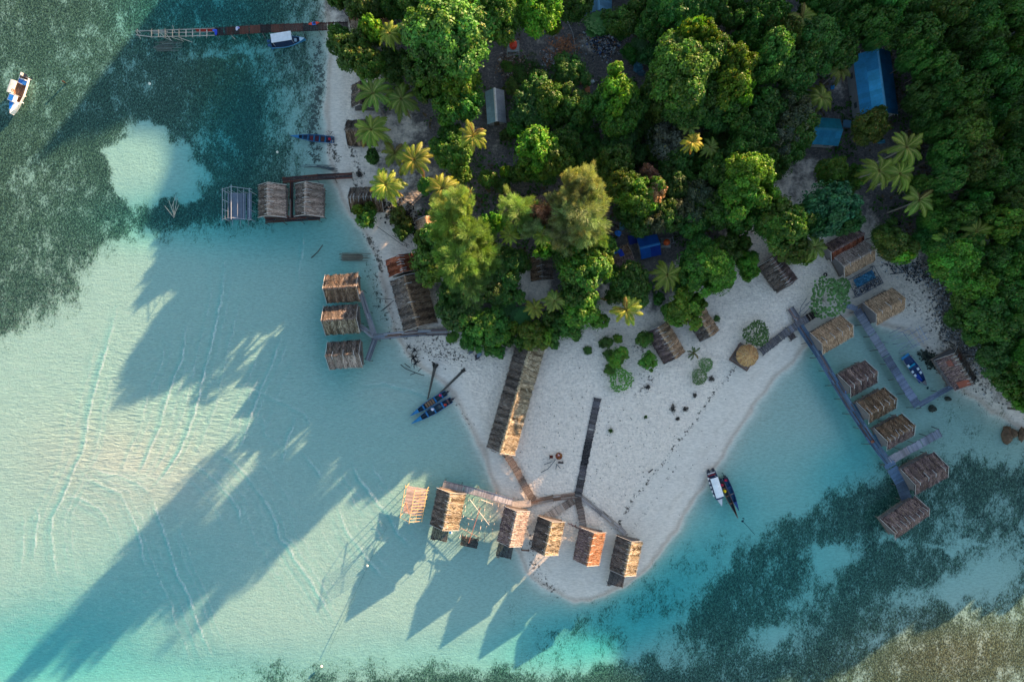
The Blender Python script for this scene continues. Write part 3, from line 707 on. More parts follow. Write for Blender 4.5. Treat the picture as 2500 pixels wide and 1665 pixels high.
LOOKS = {'big': ('broadleaf_tree', 'tree', 'broadleaf tree'), 'mid': ('broadleaf_tree', 'tree', 'rounded tree'), 'small': ('leafy_bush', 'bush', 'leafy bush'), 'mango': ('dense_tree', 'tree', 'dense-crowned tree'),
         'cas': ('casuarina_tree', 'tree', 'feathery casuarina'), 'dead': ('withered_tree', 'tree', 'withered pink-brown tree'), 'dot': ('beach_shrub', 'shrub', 'dotted beach shrub'),
         'pan': ('tufted_tree', 'tree', 'slender tufted tree'), 'thin': ('sparse_tree', 'tree', 'sparse grey-branched tree')}
TONES = {'b': ((1.25, 1.25, .9), 'bright green'), 'y': ((1.7, 1.45, .8), 'yellow-green'), 'g': ((.85, .88, .85), 'green'), 'd': ((.85, .92, .95), 'dark green'), 'o': ((1.15, .92, .9), 'olive'),
         'k': ((.70, .82, .82), 'deep green'), 'p': ((1.3, 1.25, 1.5), 'pale green'), 'r': ((1.5, .75, .8), 'rusty'), 'n': ((1, 1, 1), ''), 's': ((.8, 1.0, 1.5), 'blue-green')}
def zg(wx, wy): return gz(wx/S+1250, 832.5-wy/S)
def tree(kind, x, y, r, h, tone='g', label=None, group=None):
    """x, y, r: where the crown is seen in the photo (pixels); h: height of its top in metres"""
    keys = [k for k in P_ if k[0] == kind]; crown, Rr, zb, Hh, trunk = P_[R.choice(keys)]
    zc = h*.7; c = W(x, y, zc); rw = r*S*(HC-zc)/HC; base = zg(c.x, c.y)
    nm, cat, look = LOOKS[kind]; mul, tn = TONES[tone]
    if kind == 'cas': mul = {'y': (1.12, 1.02, .95), 'g': (.72, 1.0, .5), 'b': (.92, 1.1, .7), 'd': (.5, .68, .45)}.get(tone, mul)
    size = 'large' if r >= 58 else ('small' if r < 26 and kind not in ('small', 'dot') else '')
    lab = label or place_label(' '.join(w for w in (size, tn, look) if w), x, y)
    root = thing(nm, lab, cat, (c.x, c.y, base), R.uniform(0, 6.28), group or GROUPS[kind])
    sx = rw/Rr; sz = (h-base)/(zb+Hh)
    root.scale = (sx*R.uniform(.94, 1.06), sx*R.uniform(.94, 1.06), sz)
    ob = bpy.data.objects.new('crown', crown); C.objects.link(ob); ob.parent = root; ob.location = (0, 0, zb)
    ob.color = (*[m*R.uniform(.9, 1.1) for m in mul], 1)
    tb = bpy.data.objects.new('trunk', trunk); C.objects.link(tb); tb.parent = root
    return root
GROUPS = {'big': 'broadleaf trees of the village and wood', 'mid': 'rounded trees of the village and wood', 'small': 'leafy bushes under the trees', 'mango': 'dense-crowned trees', 'cas': 'feathery casuarinas',
          'dead': 'withered brown trees', 'dot': 'dotted shrubs on the sand', 'pan': 'slender tufted trees', 'thin': 'sparse grey-branched trees', 'palm': 'coconut palms', 'broadpalm': 'coconut palms'}
def palm(x, y, r, h, tone='y', variant=None, label=None, lean=.06):
    k = ('palm', R.randrange(4) if variant is None else variant) if r > 23 else ('broadpalm', 0)
    crown, Rr, *_ = P_[k]; c = W(x, y, h); rw = r*S*(HC-h)/HC
    bx, by = c.x*(1-0)+R.uniform(-.6, .6), c.y+R.uniform(-.6, .6); base = zg(bx, by); mul, tn = TONES[tone]; mul = tuple(m**.6 for m in mul)
    lab = label or place_label((tn+' coconut palm').strip(), x, y)
    root = thing('coconut_palm', lab, 'palm tree', (bx, by, base), 0, GROUPS['palm'])
    ob = bpy.data.objects.new('crown', crown); C.objects.link(ob); ob.parent = root
    ob.location = (c.x-bx, c.y-by, h-base); ob.rotation_euler = (R.uniform(-.07, .07), R.uniform(-.07, .07), R.uniform(0, 6.28)); ob.scale = (rw/Rr,)*3
    ob.color = (*mul, 1)
    mb = MB(); q = Vector((c.x-bx, c.y-by, h-base)); mb.path([Vector((0, 0, -.5)), Vector((q.x*.15, q.y*.15, q.z*.4)), Vector((q.x*.6, q.y*.6, q.z*.8)), q], .17, .11, (.33, .29, .25), 7)
    mb.build('trunk', 'bark', root)
    return root

T = """
big 1100 107 92 16 p;mid 1046 154 52 13 g;big 1128 36 60 13 g;mid 1060 62 44 14 b;mid 871 130 44 11 o;mid 838 108 34 9 d;mid 905 160 38 10 o;small 914 82 28 12 y;mid 957 161 38 8 d;mid 1045 215 34 11 b;mid 903 10 48 11 g;small 826 0 20 8 g;mid 957 8 40 11 g;mid 1010 20 42 11 g
mid 1128 222 48 11 y;mid 1138 262 38 10 g;mid 1102 262 40 10 b;mid 1107 372 42 8 b;small 1125 425 24 6 b;mid 1100 340 26 8 g
big 1221 45 56 14 b;big 1312 34 54 13 y;mid 1172 38 34 11 g;mid 1403 25 36 9 d;mid 1350 70 20 7 y;mid 1519 58 35 8 g
mid 1589 70 34 10 k;big 1664 21 66 12 d;big 1757 15 54 12 d;mid 1700 70 40 11 s;mid 1620 28 40 11 d;small 1690 90 22 14 y;mid 1712 112 34 14 y;mid 1672 108 32 14 y
big 1668 186 78 15 b;mid 1612 224 46 12 g;big 1664 256 58 12 d;mid 1728 150 44 13 g;mid 1600 270 34 10 o;mid 1720 240 44 12 d
mid 1790 178 40 14 y;mid 1780 228 46 14 y;mid 1800 250 26 13 b;mid 1778 280 40 11 g;mid 1740 290 34 10 s
mid 1392 178 38 7 d;mid 1318 222 40 7 g;mid 1295 265 42 7 s;mid 1345 250 38 8 b;mid 1405 262 40 8 o;small 1265 318 24 5 g;mid 1320 290 34 6 d;small 1372 212 20 6 o;small 1250 215 18 3 o;small 1365 290 24 6 k;small 1415 300 26 6 d
mid 1503 236 46 13 y;mid 1470 262 36 11 d;mid 1536 262 38 11 g;mid 1504 300 42 10 b;mid 1511 345 34 7 s;small 1480 375 24 6 d;small 1545 330 24 5 k
mid 1310 365 48 11 y;mid 1352 390 40 10 b;mid 1378 350 32 8 g;mid 1290 400 34 9 b;mid 1330 420 34 8 g;small 1235 421 14 5 y;small 1193 439 21 5 b;small 1225 452 20 4 g;small 1258 430 20 5 g
thin 1625 346 44 9 p;mid 1645 398 44 8 k;mid 1600 370 24 7 d;small 1668 440 26 7 k
mid 1503 400 40 11 g;mid 1550 478 46 12 b;mid 1516 460 36 12 o;mid 1488 440 30 9 g;small 1572 505 24 10 y;small 1480 395 22 9 y
dead 1588 468 30 11 n;dead 1574 432 20 10 n
big 1824 440 58 14 y;mid 1800 480 44 13 b;mid 1807 380 42 11 g;mid 1757 421 40 10 d;mid 1850 400 30 11 g;mid 1780 520 36 10 g
thin 1700 492 44 9 g;mid 1734 520 42 9 g;mid 1643 452 38 9 k;mid 1621 530 40 9 d;thin 1600 545 28 9 n;thin 1650 520 30 9 n;mid 1686 540 38 8 g;mid 1560 545 34 8 k;small 1528 520 30 7 k;mid 1590 500 30 9 d
mid 1882 130 42 14 p;mid 1868 175 36 13 p;mid 1871 46 42 12 d;big 1985 115 60 12 d;mid 2056 85 36 11 g;mid 1935 180 48 12 d;mid 1905 95 40 12 o;mid 2040 135 40 11 g;mid 2010 60 36 11 d;mid 1925 235 40 10 k;mid 1960 150 36 12 o;mid 1830 60 40 12 k;mid 1815 115 36 11 k;mid 1840 330 50 10 k;mid 1860 260 44 11 k;mid 1810 320 36 10 k
thin 1930 290 42 11 o;mid 1936 320 44 10 o;mid 1921 362 38 9 d;thin 1905 345 36 10 p;mid 1895 405 34 9 k
mid 2021 428 34 8 b;small 2090 430 24 5 b;mid 2114 314 38 10 r;small 2130 290 20 9 o;small 2075 455 18 4 g
mango 2011 511 62 13 s;mango 1975 545 34 12 k;mango 2050 540 34 12 k
big 1914 560 52 13 o;mid 1888 520 40 12 o;mid 1925 605 38 11 o;mid 1870 550 34 11 g;mid 1832 480 42 10 d;mid 1850 520 34 10 g;small 1800 555 26 8 d;small 1955 625 22 8 b
mid 2172 596 38 9 o;small 2195 622 24 8 y;mid 2251 586 30 8 s;mid 2150 575 26 8 g
big 2315 640 52 12 b;mid 2364 692 44 11 b;mid 2290 605 34 11 d;mid 2457 593 42 11 g;mid 2447 650 42 11 b;mid 2400 640 36 11 d;mid 2397 755 46 10 g;mid 2440 800 46 10 g;mid 2417 871 36 9 s;mid 2464 715 46 11 d;mid 2474 848 38 9 d;small 2444 924 26 6 g;mid 2490 890 34 8 g;mid 2380 810 34 8 d;small 2470 950 22 5 b;small 2500 940 26 6 g;mid 2350 730 34 8 d;small 2330 780 26 5 k;small 2490 985 18 4 b;mid 2405 700 34 9 o
mid 1056 640 52 9 b;mid 1080 582 42 10 g;mid 1040 590 26 8 b;mid 1232 655 44 8 d;mid 1228 705 42 7 g;small 1268 640 26 7 k;mid 1421 660 50 11 b;mid 1402 712 38 9 g;mid 1455 640 36 9 y;mid 1450 600 36 9 b;small 1478 610 26 8 g;mid 1205 548 28 10 y;mid 1385 640 34 9 g;mid 1190 700 38 8 g
mid 1121 762 44 7 k;mid 1176 800 44 7 b;mid 1210 790 34 7 g;mid 1220 815 24 6 y;small 1212 852 20 4 g;small 1195 845 18 4 g;mid 1150 830 26 6 g;small 1250 800 18 5 y;small 1240 830 16 4 g;mid 1100 720 32 7 k
mid 1299 818 34 6 y;small 1332 822 22 6 y;mid 1371 795 32 6 g;mid 1415 758 44 8 b;small 1456 782 24 5 b;small 1355 842 11 2 g;small 1408 820 13 2.5 g;small 1275 835 18 5 g;small 1340 780 22 6 g;small 1400 800 24 5 g
mid 1537 682 40 8 d;small 1517 695 24 8 s;mid 1548 725 32 7 d;small 1490 670 24 7 k;small 1500 720 24 6 g;small 1565 700 22 6 o
cas 1109 560 50 20 g;cas 1149 590 46 21 g;cas 1125 640 54 20 g;cas 1180 630 40 17 g;cas 1150 690 42 16 d;cas 1125 505 30 25 b;cas 1090 530 32 17 b
cas 1265 523 40 16 b;cas 1300 560 30 15 y;cas 1415 533 60 20 y;cas 1425 460 38 21 y;cas 1375 575 40 17 y;cas 1380 505 34 20 y;cas 1448 575 28 14 g;cas 1392 452 24 19 y
dead 1318 526 26 15 n;dead 1335 545 18 14 n;mid 1330 612 22 9 y
small 1479 835 15 3 g;small 1507 826 11 3 y;small 1512 866 20 3 y;small 1500 882 15 3 y;small 1484 865 12 2 g;small 1489 904 14 2 b;dot 1514 926 30 2.2 b;small 1434 855 10 1.5 g;small 1436 868 6 1 g;small 1573 828 19 4 g;small 1583 881 20 4 b;small 1556 905 8 1 g
big 1732 660 52 10 b;mid 1690 650 42 9 g;mid 1765 618 36 9 g;mid 1818 640 27 8 b;mid 1822 665 20 7 b;mid 1706 609 34 8 d;mid 1672 752 40 8 y;small 1645 770 24 7 b;small 1698 740 22 7 b;small 1606 729 13 4 k;mid 1750 690 30 8 b;mid 1660 690 24 6 s;small 1630 760 18 5 g;small 1806 600 20 7 o;small 1749 778 7 1.5 g
dot 1845 815 32 2.6 g;dot 2020 728 46 4.2 p;dot 1722 890 17 2 g;dot 1706 920 20 2 g;dot 2052 700 22 3 p
small 895 535 22 5 o;small 881 515 16 5 y;small 905 510 14 5 o;small 981 566 16 4 g;small 971 526 20 4 r;small 995 545 14 4 r;small 1040 455 20 3 b;small 1050 525 10 2 g;small 1000 560 12 3 g;small 912 385 16 5 k;small 1195 610 18 8 g;small 1105 825 14 1 b
small 1240 165 14 2 b;small 1265 170 12 2 g;small 1310 190 10 2 r;small 1270 190 16 3 g;small 1215 240 18 3 o;small 1240 330 16 3 g;small 1220 255 12 2 g
"""
for line in T.replace('\n', ';').split(';'):
    p = line.split()
    if len(p) < 5: continue
    tree(p[0], float(p[1]), float(p[2]), float(p[3]), float(p[4]), p[5] if len(p) > 5 else 'g')
for x, y, r, h in [(1454, 70, 21, 5.5), (1557, 123, 15, 4.2), (1235, 748, 17, 4), (1269, 775, 18, 4), (1345, 800, 16, 4), (1514, 90, 14, 5)]: tree('pan', x, y, r, h, 'b' if x != 1557 else 'p')
# the wood on the right: trees seen in the photo, then the crowns that fill it
WOOD = """
2368 79 62 b;2330 110 40 g;2400 120 44 o;2410 60 40 g;2261 54 56 d;2189 36 46 d;2230 100 44 d;2300 30 44 o;2457 46 46 g;2471 130 38 b;2293 205 44 p;2343 232 46 g;2285 250 38 d;2471 293 50 o;2440 260 34 g;2500 320 36 d;2339 332 50 o;2357 396 50 o;2300 380 36 d
2398 340 27 b;2400 410 30 g;2296 446 28 s;2439 421 50 d;2457 500 50 o;2430 545 36 o;2332 529 36 g;2370 500 34 d;2490 430 34 d;2270 500 26 d;2250 300 30 k;2400 290 34 k;2230 250 30 k;2430 190 44 k;2500 210 40 d;2470 370 40 k;2260 170 36 k;2390 175 40 k;2215 150 28 k
2200 90 40 k;2150 30 40 d;2120 70 36 k;2080 20 44 d;2130 100 26 k;2340 290 32 g;2395 450 34 k;2230 460 22 g;2500 560 38 o;2340 600 30 g;2290 560 26 g;2260 540 22 k;2500 680 34 d;2500 770 38 d;2500 30 40 d;2350 20 44 d;2030 15 36 k;1975 30 34 k;2320 160 34 d;2280 330 26 k;2500 860 30 d
"""
for line in WOOD.replace('\n', ';').split(';'):
    p = line.split()
    if len(p) < 4: continue
    r = float(p[2]); tree('big' if r > 48 else 'mid', float(p[0]), float(p[1]), r, R.uniform(10, 14), p[3])
for x, y in [(1555, 20), (1600, 10), (1480, 60), (1540, 130), (1590, 140), (1560, 300), (1740, 350), (1700, 400), (1770, 350), (1590, 320), (1745, 470), (1560, 380), (1690, 440), (1870, 60), (1790, 20), (1840, 150), (1620, 490), (1440, 380), (1460, 420), (1440, 340), (1410, 400)]:
    tree('small', x, y, R.uniform(20, 28), R.uniform(3.5, 6), R.choice('kdks'))
# trees that stand outside the picture, on the cape to the right, and throw the long shadows over the reef
for x, y, r, h in [(2560, 1010, 50, 13), (2620, 1050, 50, 12), (2700, 1080, 50, 11), (2780, 1090, 50, 9), (2560, 900, 50, 15), (2650, 960, 55, 16), (2560, 760, 50, 14), (2600, 640, 60, 15), (2880, 1100, 50, 8)]:
    tree('big', x, y, r, h, 'd')

# the wood goes on past the top and right edges of the picture
for k in range(46):
    if k < 30: x = 900+k*58+R.uniform(-18, 18); y = -95-60*(k % 3)+R.uniform(-15, 15)
    else: x = 2600+60*(k % 3)+R.uniform(-15, 15); y = -60+(k-30)*58
    tree('big' if k % 2 else 'mid', x, y, R.uniform(42, 56), R.uniform(7, 10), R.choice('gdok'))

PALMS = """
911 229 52 10 g 0;980 243 50 9 g 1;907 318 52 10 b 1;964 375 38 8 b 2;1011 391 52 10 y 0;943 452 52 10 y 1;1079 461 48 9 y 3;1154 332 42 9 y 2;952 82 36 12 y 3
1325 576 30 14 y 1;1423 583 27 15 p 2;1245 576 28 13 y 3;1149 702 32 15 k 1;1305 752 28 8 y 3;1353 735 33 9 p 1;1529 757 44 9 y 2;1629 672 44 8 b 3;1694 861 21 3 g 0;1987 603 40 9 g 3
1691 348 31 13 r 1;1682 311 27 10 d 2;1734 361 31 9 d 3;2212 361 54 12 b 0;2146 418 48 11 b 3;2196 425 50 11 b 1;2243 489 46 10 p 2;2383 566 46 11 b 0;2311 586 36 10 b 2;2004 239 42 9 b 3;1957 43 40 11 b 2;2050 171 34 9 o 1;1372 200 16 5 g 0;1150 470 16 8 y 0
"""
for line in PALMS.replace('\n', ';').split(';'):
    p = line.split()
    if len(p) < 6: continue
    o = palm(float(p[0]), float(p[1]), float(p[2]), float(p[3]), p[4], int(p[5]), 'golden-yellow coconut palm catching the sun between two dark palms' if p[0] == '1691' else None)
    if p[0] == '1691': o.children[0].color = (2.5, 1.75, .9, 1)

# ---- undergrowth: nobody could count it
g = np.random.default_rng(77); n = 52000
ux = g.uniform(760, 2560, n); uy = g.uniform(-60, 1060, n)
keep = (samp(so, ux, uy) > .62+.25*g.random(n)) & (vnoise(ux, uy, 60, 41)*.6+vnoise(ux, uy, 22, 42)*.4 > .44-.18*(ux > 2180))
hx = np.zeros(n, bool)
for (x, y, a, b) in [(1460, 60, 90, 80), (1330, 110, 60, 60), (1215, 170, 40, 60), (1950, 400, 70, 50), (2045, 190, 26, 80), (1500, 160, 90, 40), (1640, 640, 60, 30), (1590, 602, 50, 50), (1520, 625, 40, 40)]:
    hx |= ((ux-x)/a)**2+((uy-y)/b)**2 < 1
keep &= ~hx; ux = ux[keep]; uy = uy[keep]; n = len(ux)
gzv = zground(ux, uy); hz = gzv+g.uniform(.05, 1.0, n)*(.3+vnoise(ux, uy, 30, 44))
pos = np.stack([(ux-1250)*S, (832.5-uy)*S, hz], 1)
cols = GREEN*(.35+.9*vnoise(ux, uy, 18, 45))[:, None]*g.uniform(.5, 1.3, (n, 1))*np.array([.9, .95, .9])
br = vnoise(ux, uy, 26, 46) > .72; cols[br] = np.array([.12, .085, .05])*g.uniform(.5, 1.3, (br.sum(), 1))
V, Qq, Cc = leaves(pos, g.normal(size=(n, 3))*.5+np.array([0, 0, 1]), g.uniform(.22, .5, n), cols, 1.5, g)
me = quads_mesh('undergrowth', V, Qq, Cc)
tag(link('undergrowth', me, 'leaf'), 'low leafy undergrowth and litter covering the soil beneath the trees', 'undergrowth', kind='stuff')
# ------------------------------------------------------------------ thatched huts, unfinished frames, metal-roofed houses
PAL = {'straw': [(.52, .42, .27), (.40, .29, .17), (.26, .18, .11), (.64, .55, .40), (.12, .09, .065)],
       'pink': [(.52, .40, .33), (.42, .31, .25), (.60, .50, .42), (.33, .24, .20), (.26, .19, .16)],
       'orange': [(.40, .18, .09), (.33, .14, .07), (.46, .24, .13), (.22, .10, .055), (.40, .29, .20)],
       'grey': [(.20, .165, .15), (.12, .10, .09), (.30, .25, .21), (.07, .055, .05), (.19, .12, .08)],  # darkened, also carries painted shade on the spit roofs' left slopes
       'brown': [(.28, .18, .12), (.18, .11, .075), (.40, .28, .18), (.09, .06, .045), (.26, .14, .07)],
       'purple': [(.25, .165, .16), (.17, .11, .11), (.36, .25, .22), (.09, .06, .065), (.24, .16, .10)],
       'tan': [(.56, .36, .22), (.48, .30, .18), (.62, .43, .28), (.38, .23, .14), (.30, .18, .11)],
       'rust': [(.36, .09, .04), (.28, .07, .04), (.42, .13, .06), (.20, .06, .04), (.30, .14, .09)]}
GREYW = (.34, .31, .30)

def thatch(name, L, Wd, rise, pals, seed, parent, over=.0, split=None, fans=True, dens=1.0):
    """two slopes meeting on a ridge along local X; z = 0 at the eaves. Slab plus loose leaf strands in sheaves."""
    g = np.random.default_rng(seed); V = []; Q = []; Cc = []; nx = int(L/.3)+1; ny = 7; k = 0
    pals = pals if isinstance(pals, (list, tuple)) else (pals, pals)
    sag = g.uniform(.04, .14); hw = Wd/2; ncr = max(3, int(round(math.hypot(hw, rise)/.5)))
    def surf(u, v, s):     # u along ridge -.5..5, v 0 ridge .. 1 eave
        x = u*L; y = s*hw*v; zz = rise*(1-v)-sag*4*v*(1-v)-.05*np.cos(u*9+seed)-.10*(1-4*u*u)*(1-v)+.025*np.abs(np.modf(v*ncr)[0])
        return x, y, zz
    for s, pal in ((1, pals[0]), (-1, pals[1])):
        P = np.array(PAL[pal]); bt = g.uniform(.5, 1.2, 64) if fans else g.uniform(.72, 1.12, 64)
        u = np.linspace(-.5, .5, nx); v = np.linspace(0, 1, ny); uu, vv = np.meshgrid(u, v); x, y, zz = surf(uu, vv, s)
        edge = (vv > .99); y = y+s*edge*g.uniform(-.10, .12, uu.shape); x = x+(np.abs(uu) > .499)*np.sign(uu)*g.uniform(-.05, .08, uu.shape)
        zz = zz+g.uniform(-.03, .05, uu.shape)
        top = np.stack([x, y, zz], -1).reshape(-1, 3); bot = top-np.array([0, 0, .10])
        i = np.arange(nx*ny).reshape(ny, nx); a = np.stack([i[:-1, :-1], i[:-1, 1:], i[1:, 1:], i[1:, :-1]], -1).reshape(-1, 4)
        bd = list(i[0, :])+list(i[1:, -1])+list(i[-1, -2::-1])+list(i[-2:0:-1, 0]); nb = len(bd); off = nx*ny
        sd = np.array([[bd[j], bd[(j+1) % nb], bd[(j+1) % nb]+off, bd[j]+off] for j in range(nb)])
        V.append(np.concatenate([top, bot])); Q.append(np.concatenate([a, a[:, ::-1]+off, sd])+k)
        bi = (np.floor((uu+.5)*L/.55)).astype(int).ravel() % 64; pc = P[np.array([3, 1, 2, 1, 0])[bi % 5] % len(P)]*bt[bi][:, None]*.42
        Cc.append(np.concatenate([pc, pc*.6])); k += 2*off
        # strands: sheaves (one big leaf each) fanning down the slope, plus loose ones
        m = int(L*hw*(105 if fans else 85)*dens); bw = 1.05 if fans else .5; band = g.integers(0, int(L/bw)+1, m); ub = (band+.5+.25*np.sin(band*7.3))*bw/L-.5
        v0 = np.where(g.random(m) < .72, (np.floor(g.random(m)*ncr)+g.random(m)*.35)/ncr, g.random(m))*.98; sp = g.normal(size=m)*(.62 if fans else .16); u0 = np.clip(ub+(g.normal(size=m)*(.16 if fans else .5))*bw/L, -.505, .505)
        ln = g.uniform(.30, .95, m) if fans else g.uniform(.25, .8, m); dx = np.sin(sp)*1.0
        v1 = np.minimum(v0+np.cos(sp)*ln/math.hypot(hw, rise), 1+g.uniform(.0, .10, m))
        x0, y0, z0 = surf(u0, v0, s); x1, y1, z1 = surf(np.clip(u0+dx*ln/L, -.52, .52), v1, s); lift = g.uniform(.02, .13, m)*(1.3-.6*np.minimum(1, np.abs(sp))); w = g.uniform(.012, .036, m)
        A = np.stack([x0, y0, z0+lift*.5+.03], 1); B = np.stack([x1, y1, z1+lift+.03], 1)
        ox = np.stack([w, 0*w, 0*w], 1)
        V.append(np.stack([A-ox, A+ox, B+ox*.6, B-ox*.6], 1).reshape(-1, 3)); Q.append(np.arange(4*m).reshape(m, 4)+k); k += 4*m
        cc = P[g.integers(0, len(P), m)]*g.uniform(.55, 1.3, (m, 1))*(bt[band % 64]*.7+.4)[:, None]*(1.2-.65*np.minimum(1, np.abs(sp)))[:, None]
        Cc.append(np.repeat(cc, 4, 0))
    # ridge cap strands
    m = int(L*40); u0 = g.uniform(-.5, .5, m); P = np.array(PAL[pals[0]]); w = .03
    A = np.stack([u0*L, g.uniform(-.35, -.05, m), 0*u0], 1); A[:, 2] = rise*(1-np.abs(A[:, 1])/hw)+.10
    B = np.stack([u0*L+g.normal(size=m)*.12, g.uniform(.05, .35, m), 0*u0], 1); B[:, 2] = rise*(1-np.abs(B[:, 1])/hw)+.10
    mid = (A+B)/2; mid[:, 2] = rise+.10; ox = np.array([w, 0, 0])
    for a_, b_ in ((A, mid), (mid, B)):
        V.append(np.stack([a_-ox, a_+ox, b_+ox, b_-ox], 1).reshape(-1, 3)); Q.append(np.arange(4*m).reshape(m, 4)+k); k += 4*m
        Cc.append(np.repeat(P[g.integers(0, len(P), m)]*g.uniform(.7, 1.3, (m, 1)), 4, 0))
    me = quads_mesh(name, np.concatenate(V), np.concatenate(Q), np.clip(np.concatenate(Cc), .01, 1))
    return link(name, me, 'thatch', parent)

def planks(mb, x0, x1, y0, y1, z, col, along='y', pw=.16, gap=.02, th=.035, rr=None, var=.3, miss=0.0):
    """boards filling a rectangle; each runs along the given axis"""
    rr = rr or R
    lo, hi = (x0, x1) if along == 'y' else (y0, y1); t = lo
    while t < hi-.02:
        w = min(pw*rr.uniform(.85, 1.15), hi-t)
        if rr.random() >= miss:
            e = rr.uniform(-.06, .06); c = jit(col, var, rr)
            if along == 'y': mb.box((t+w/2, (y0+y1)/2+e, z), (w-gap, y1-y0+rr.uniform(-.04, .06), th), c)
            else: mb.box(((x0+x1)/2+e, t+w/2, z), (x1-x0+rr.uniform(-.04, .06), w-gap, th), c)
        t += w

def roof_pole(t, L, Wd, rise, x, ln, r_, col=(.46, .45, .45), z=0):
    mb = MB(); hw = Wd/2; s = rise/hw; a = r_.uniform(-.12, .12)
    l1, l2 = ln*r_.uniform(.5, 1.1), ln*r_.uniform(.6, 1.2)
    mb.tube((x-a, -l1, z+rise-s*l1+.13), (x, .06, z+rise+.19), .04, .048, jit(col, .2, r_), 5); mb.tube((x+a+r_.uniform(-.1, .1), l2, z+rise-s*l2+.13), (x, -.06, z+rise+.19), .04, .048, jit(col, .2, r_), 5)
    mb.build('roof_pole', 'wood', t)

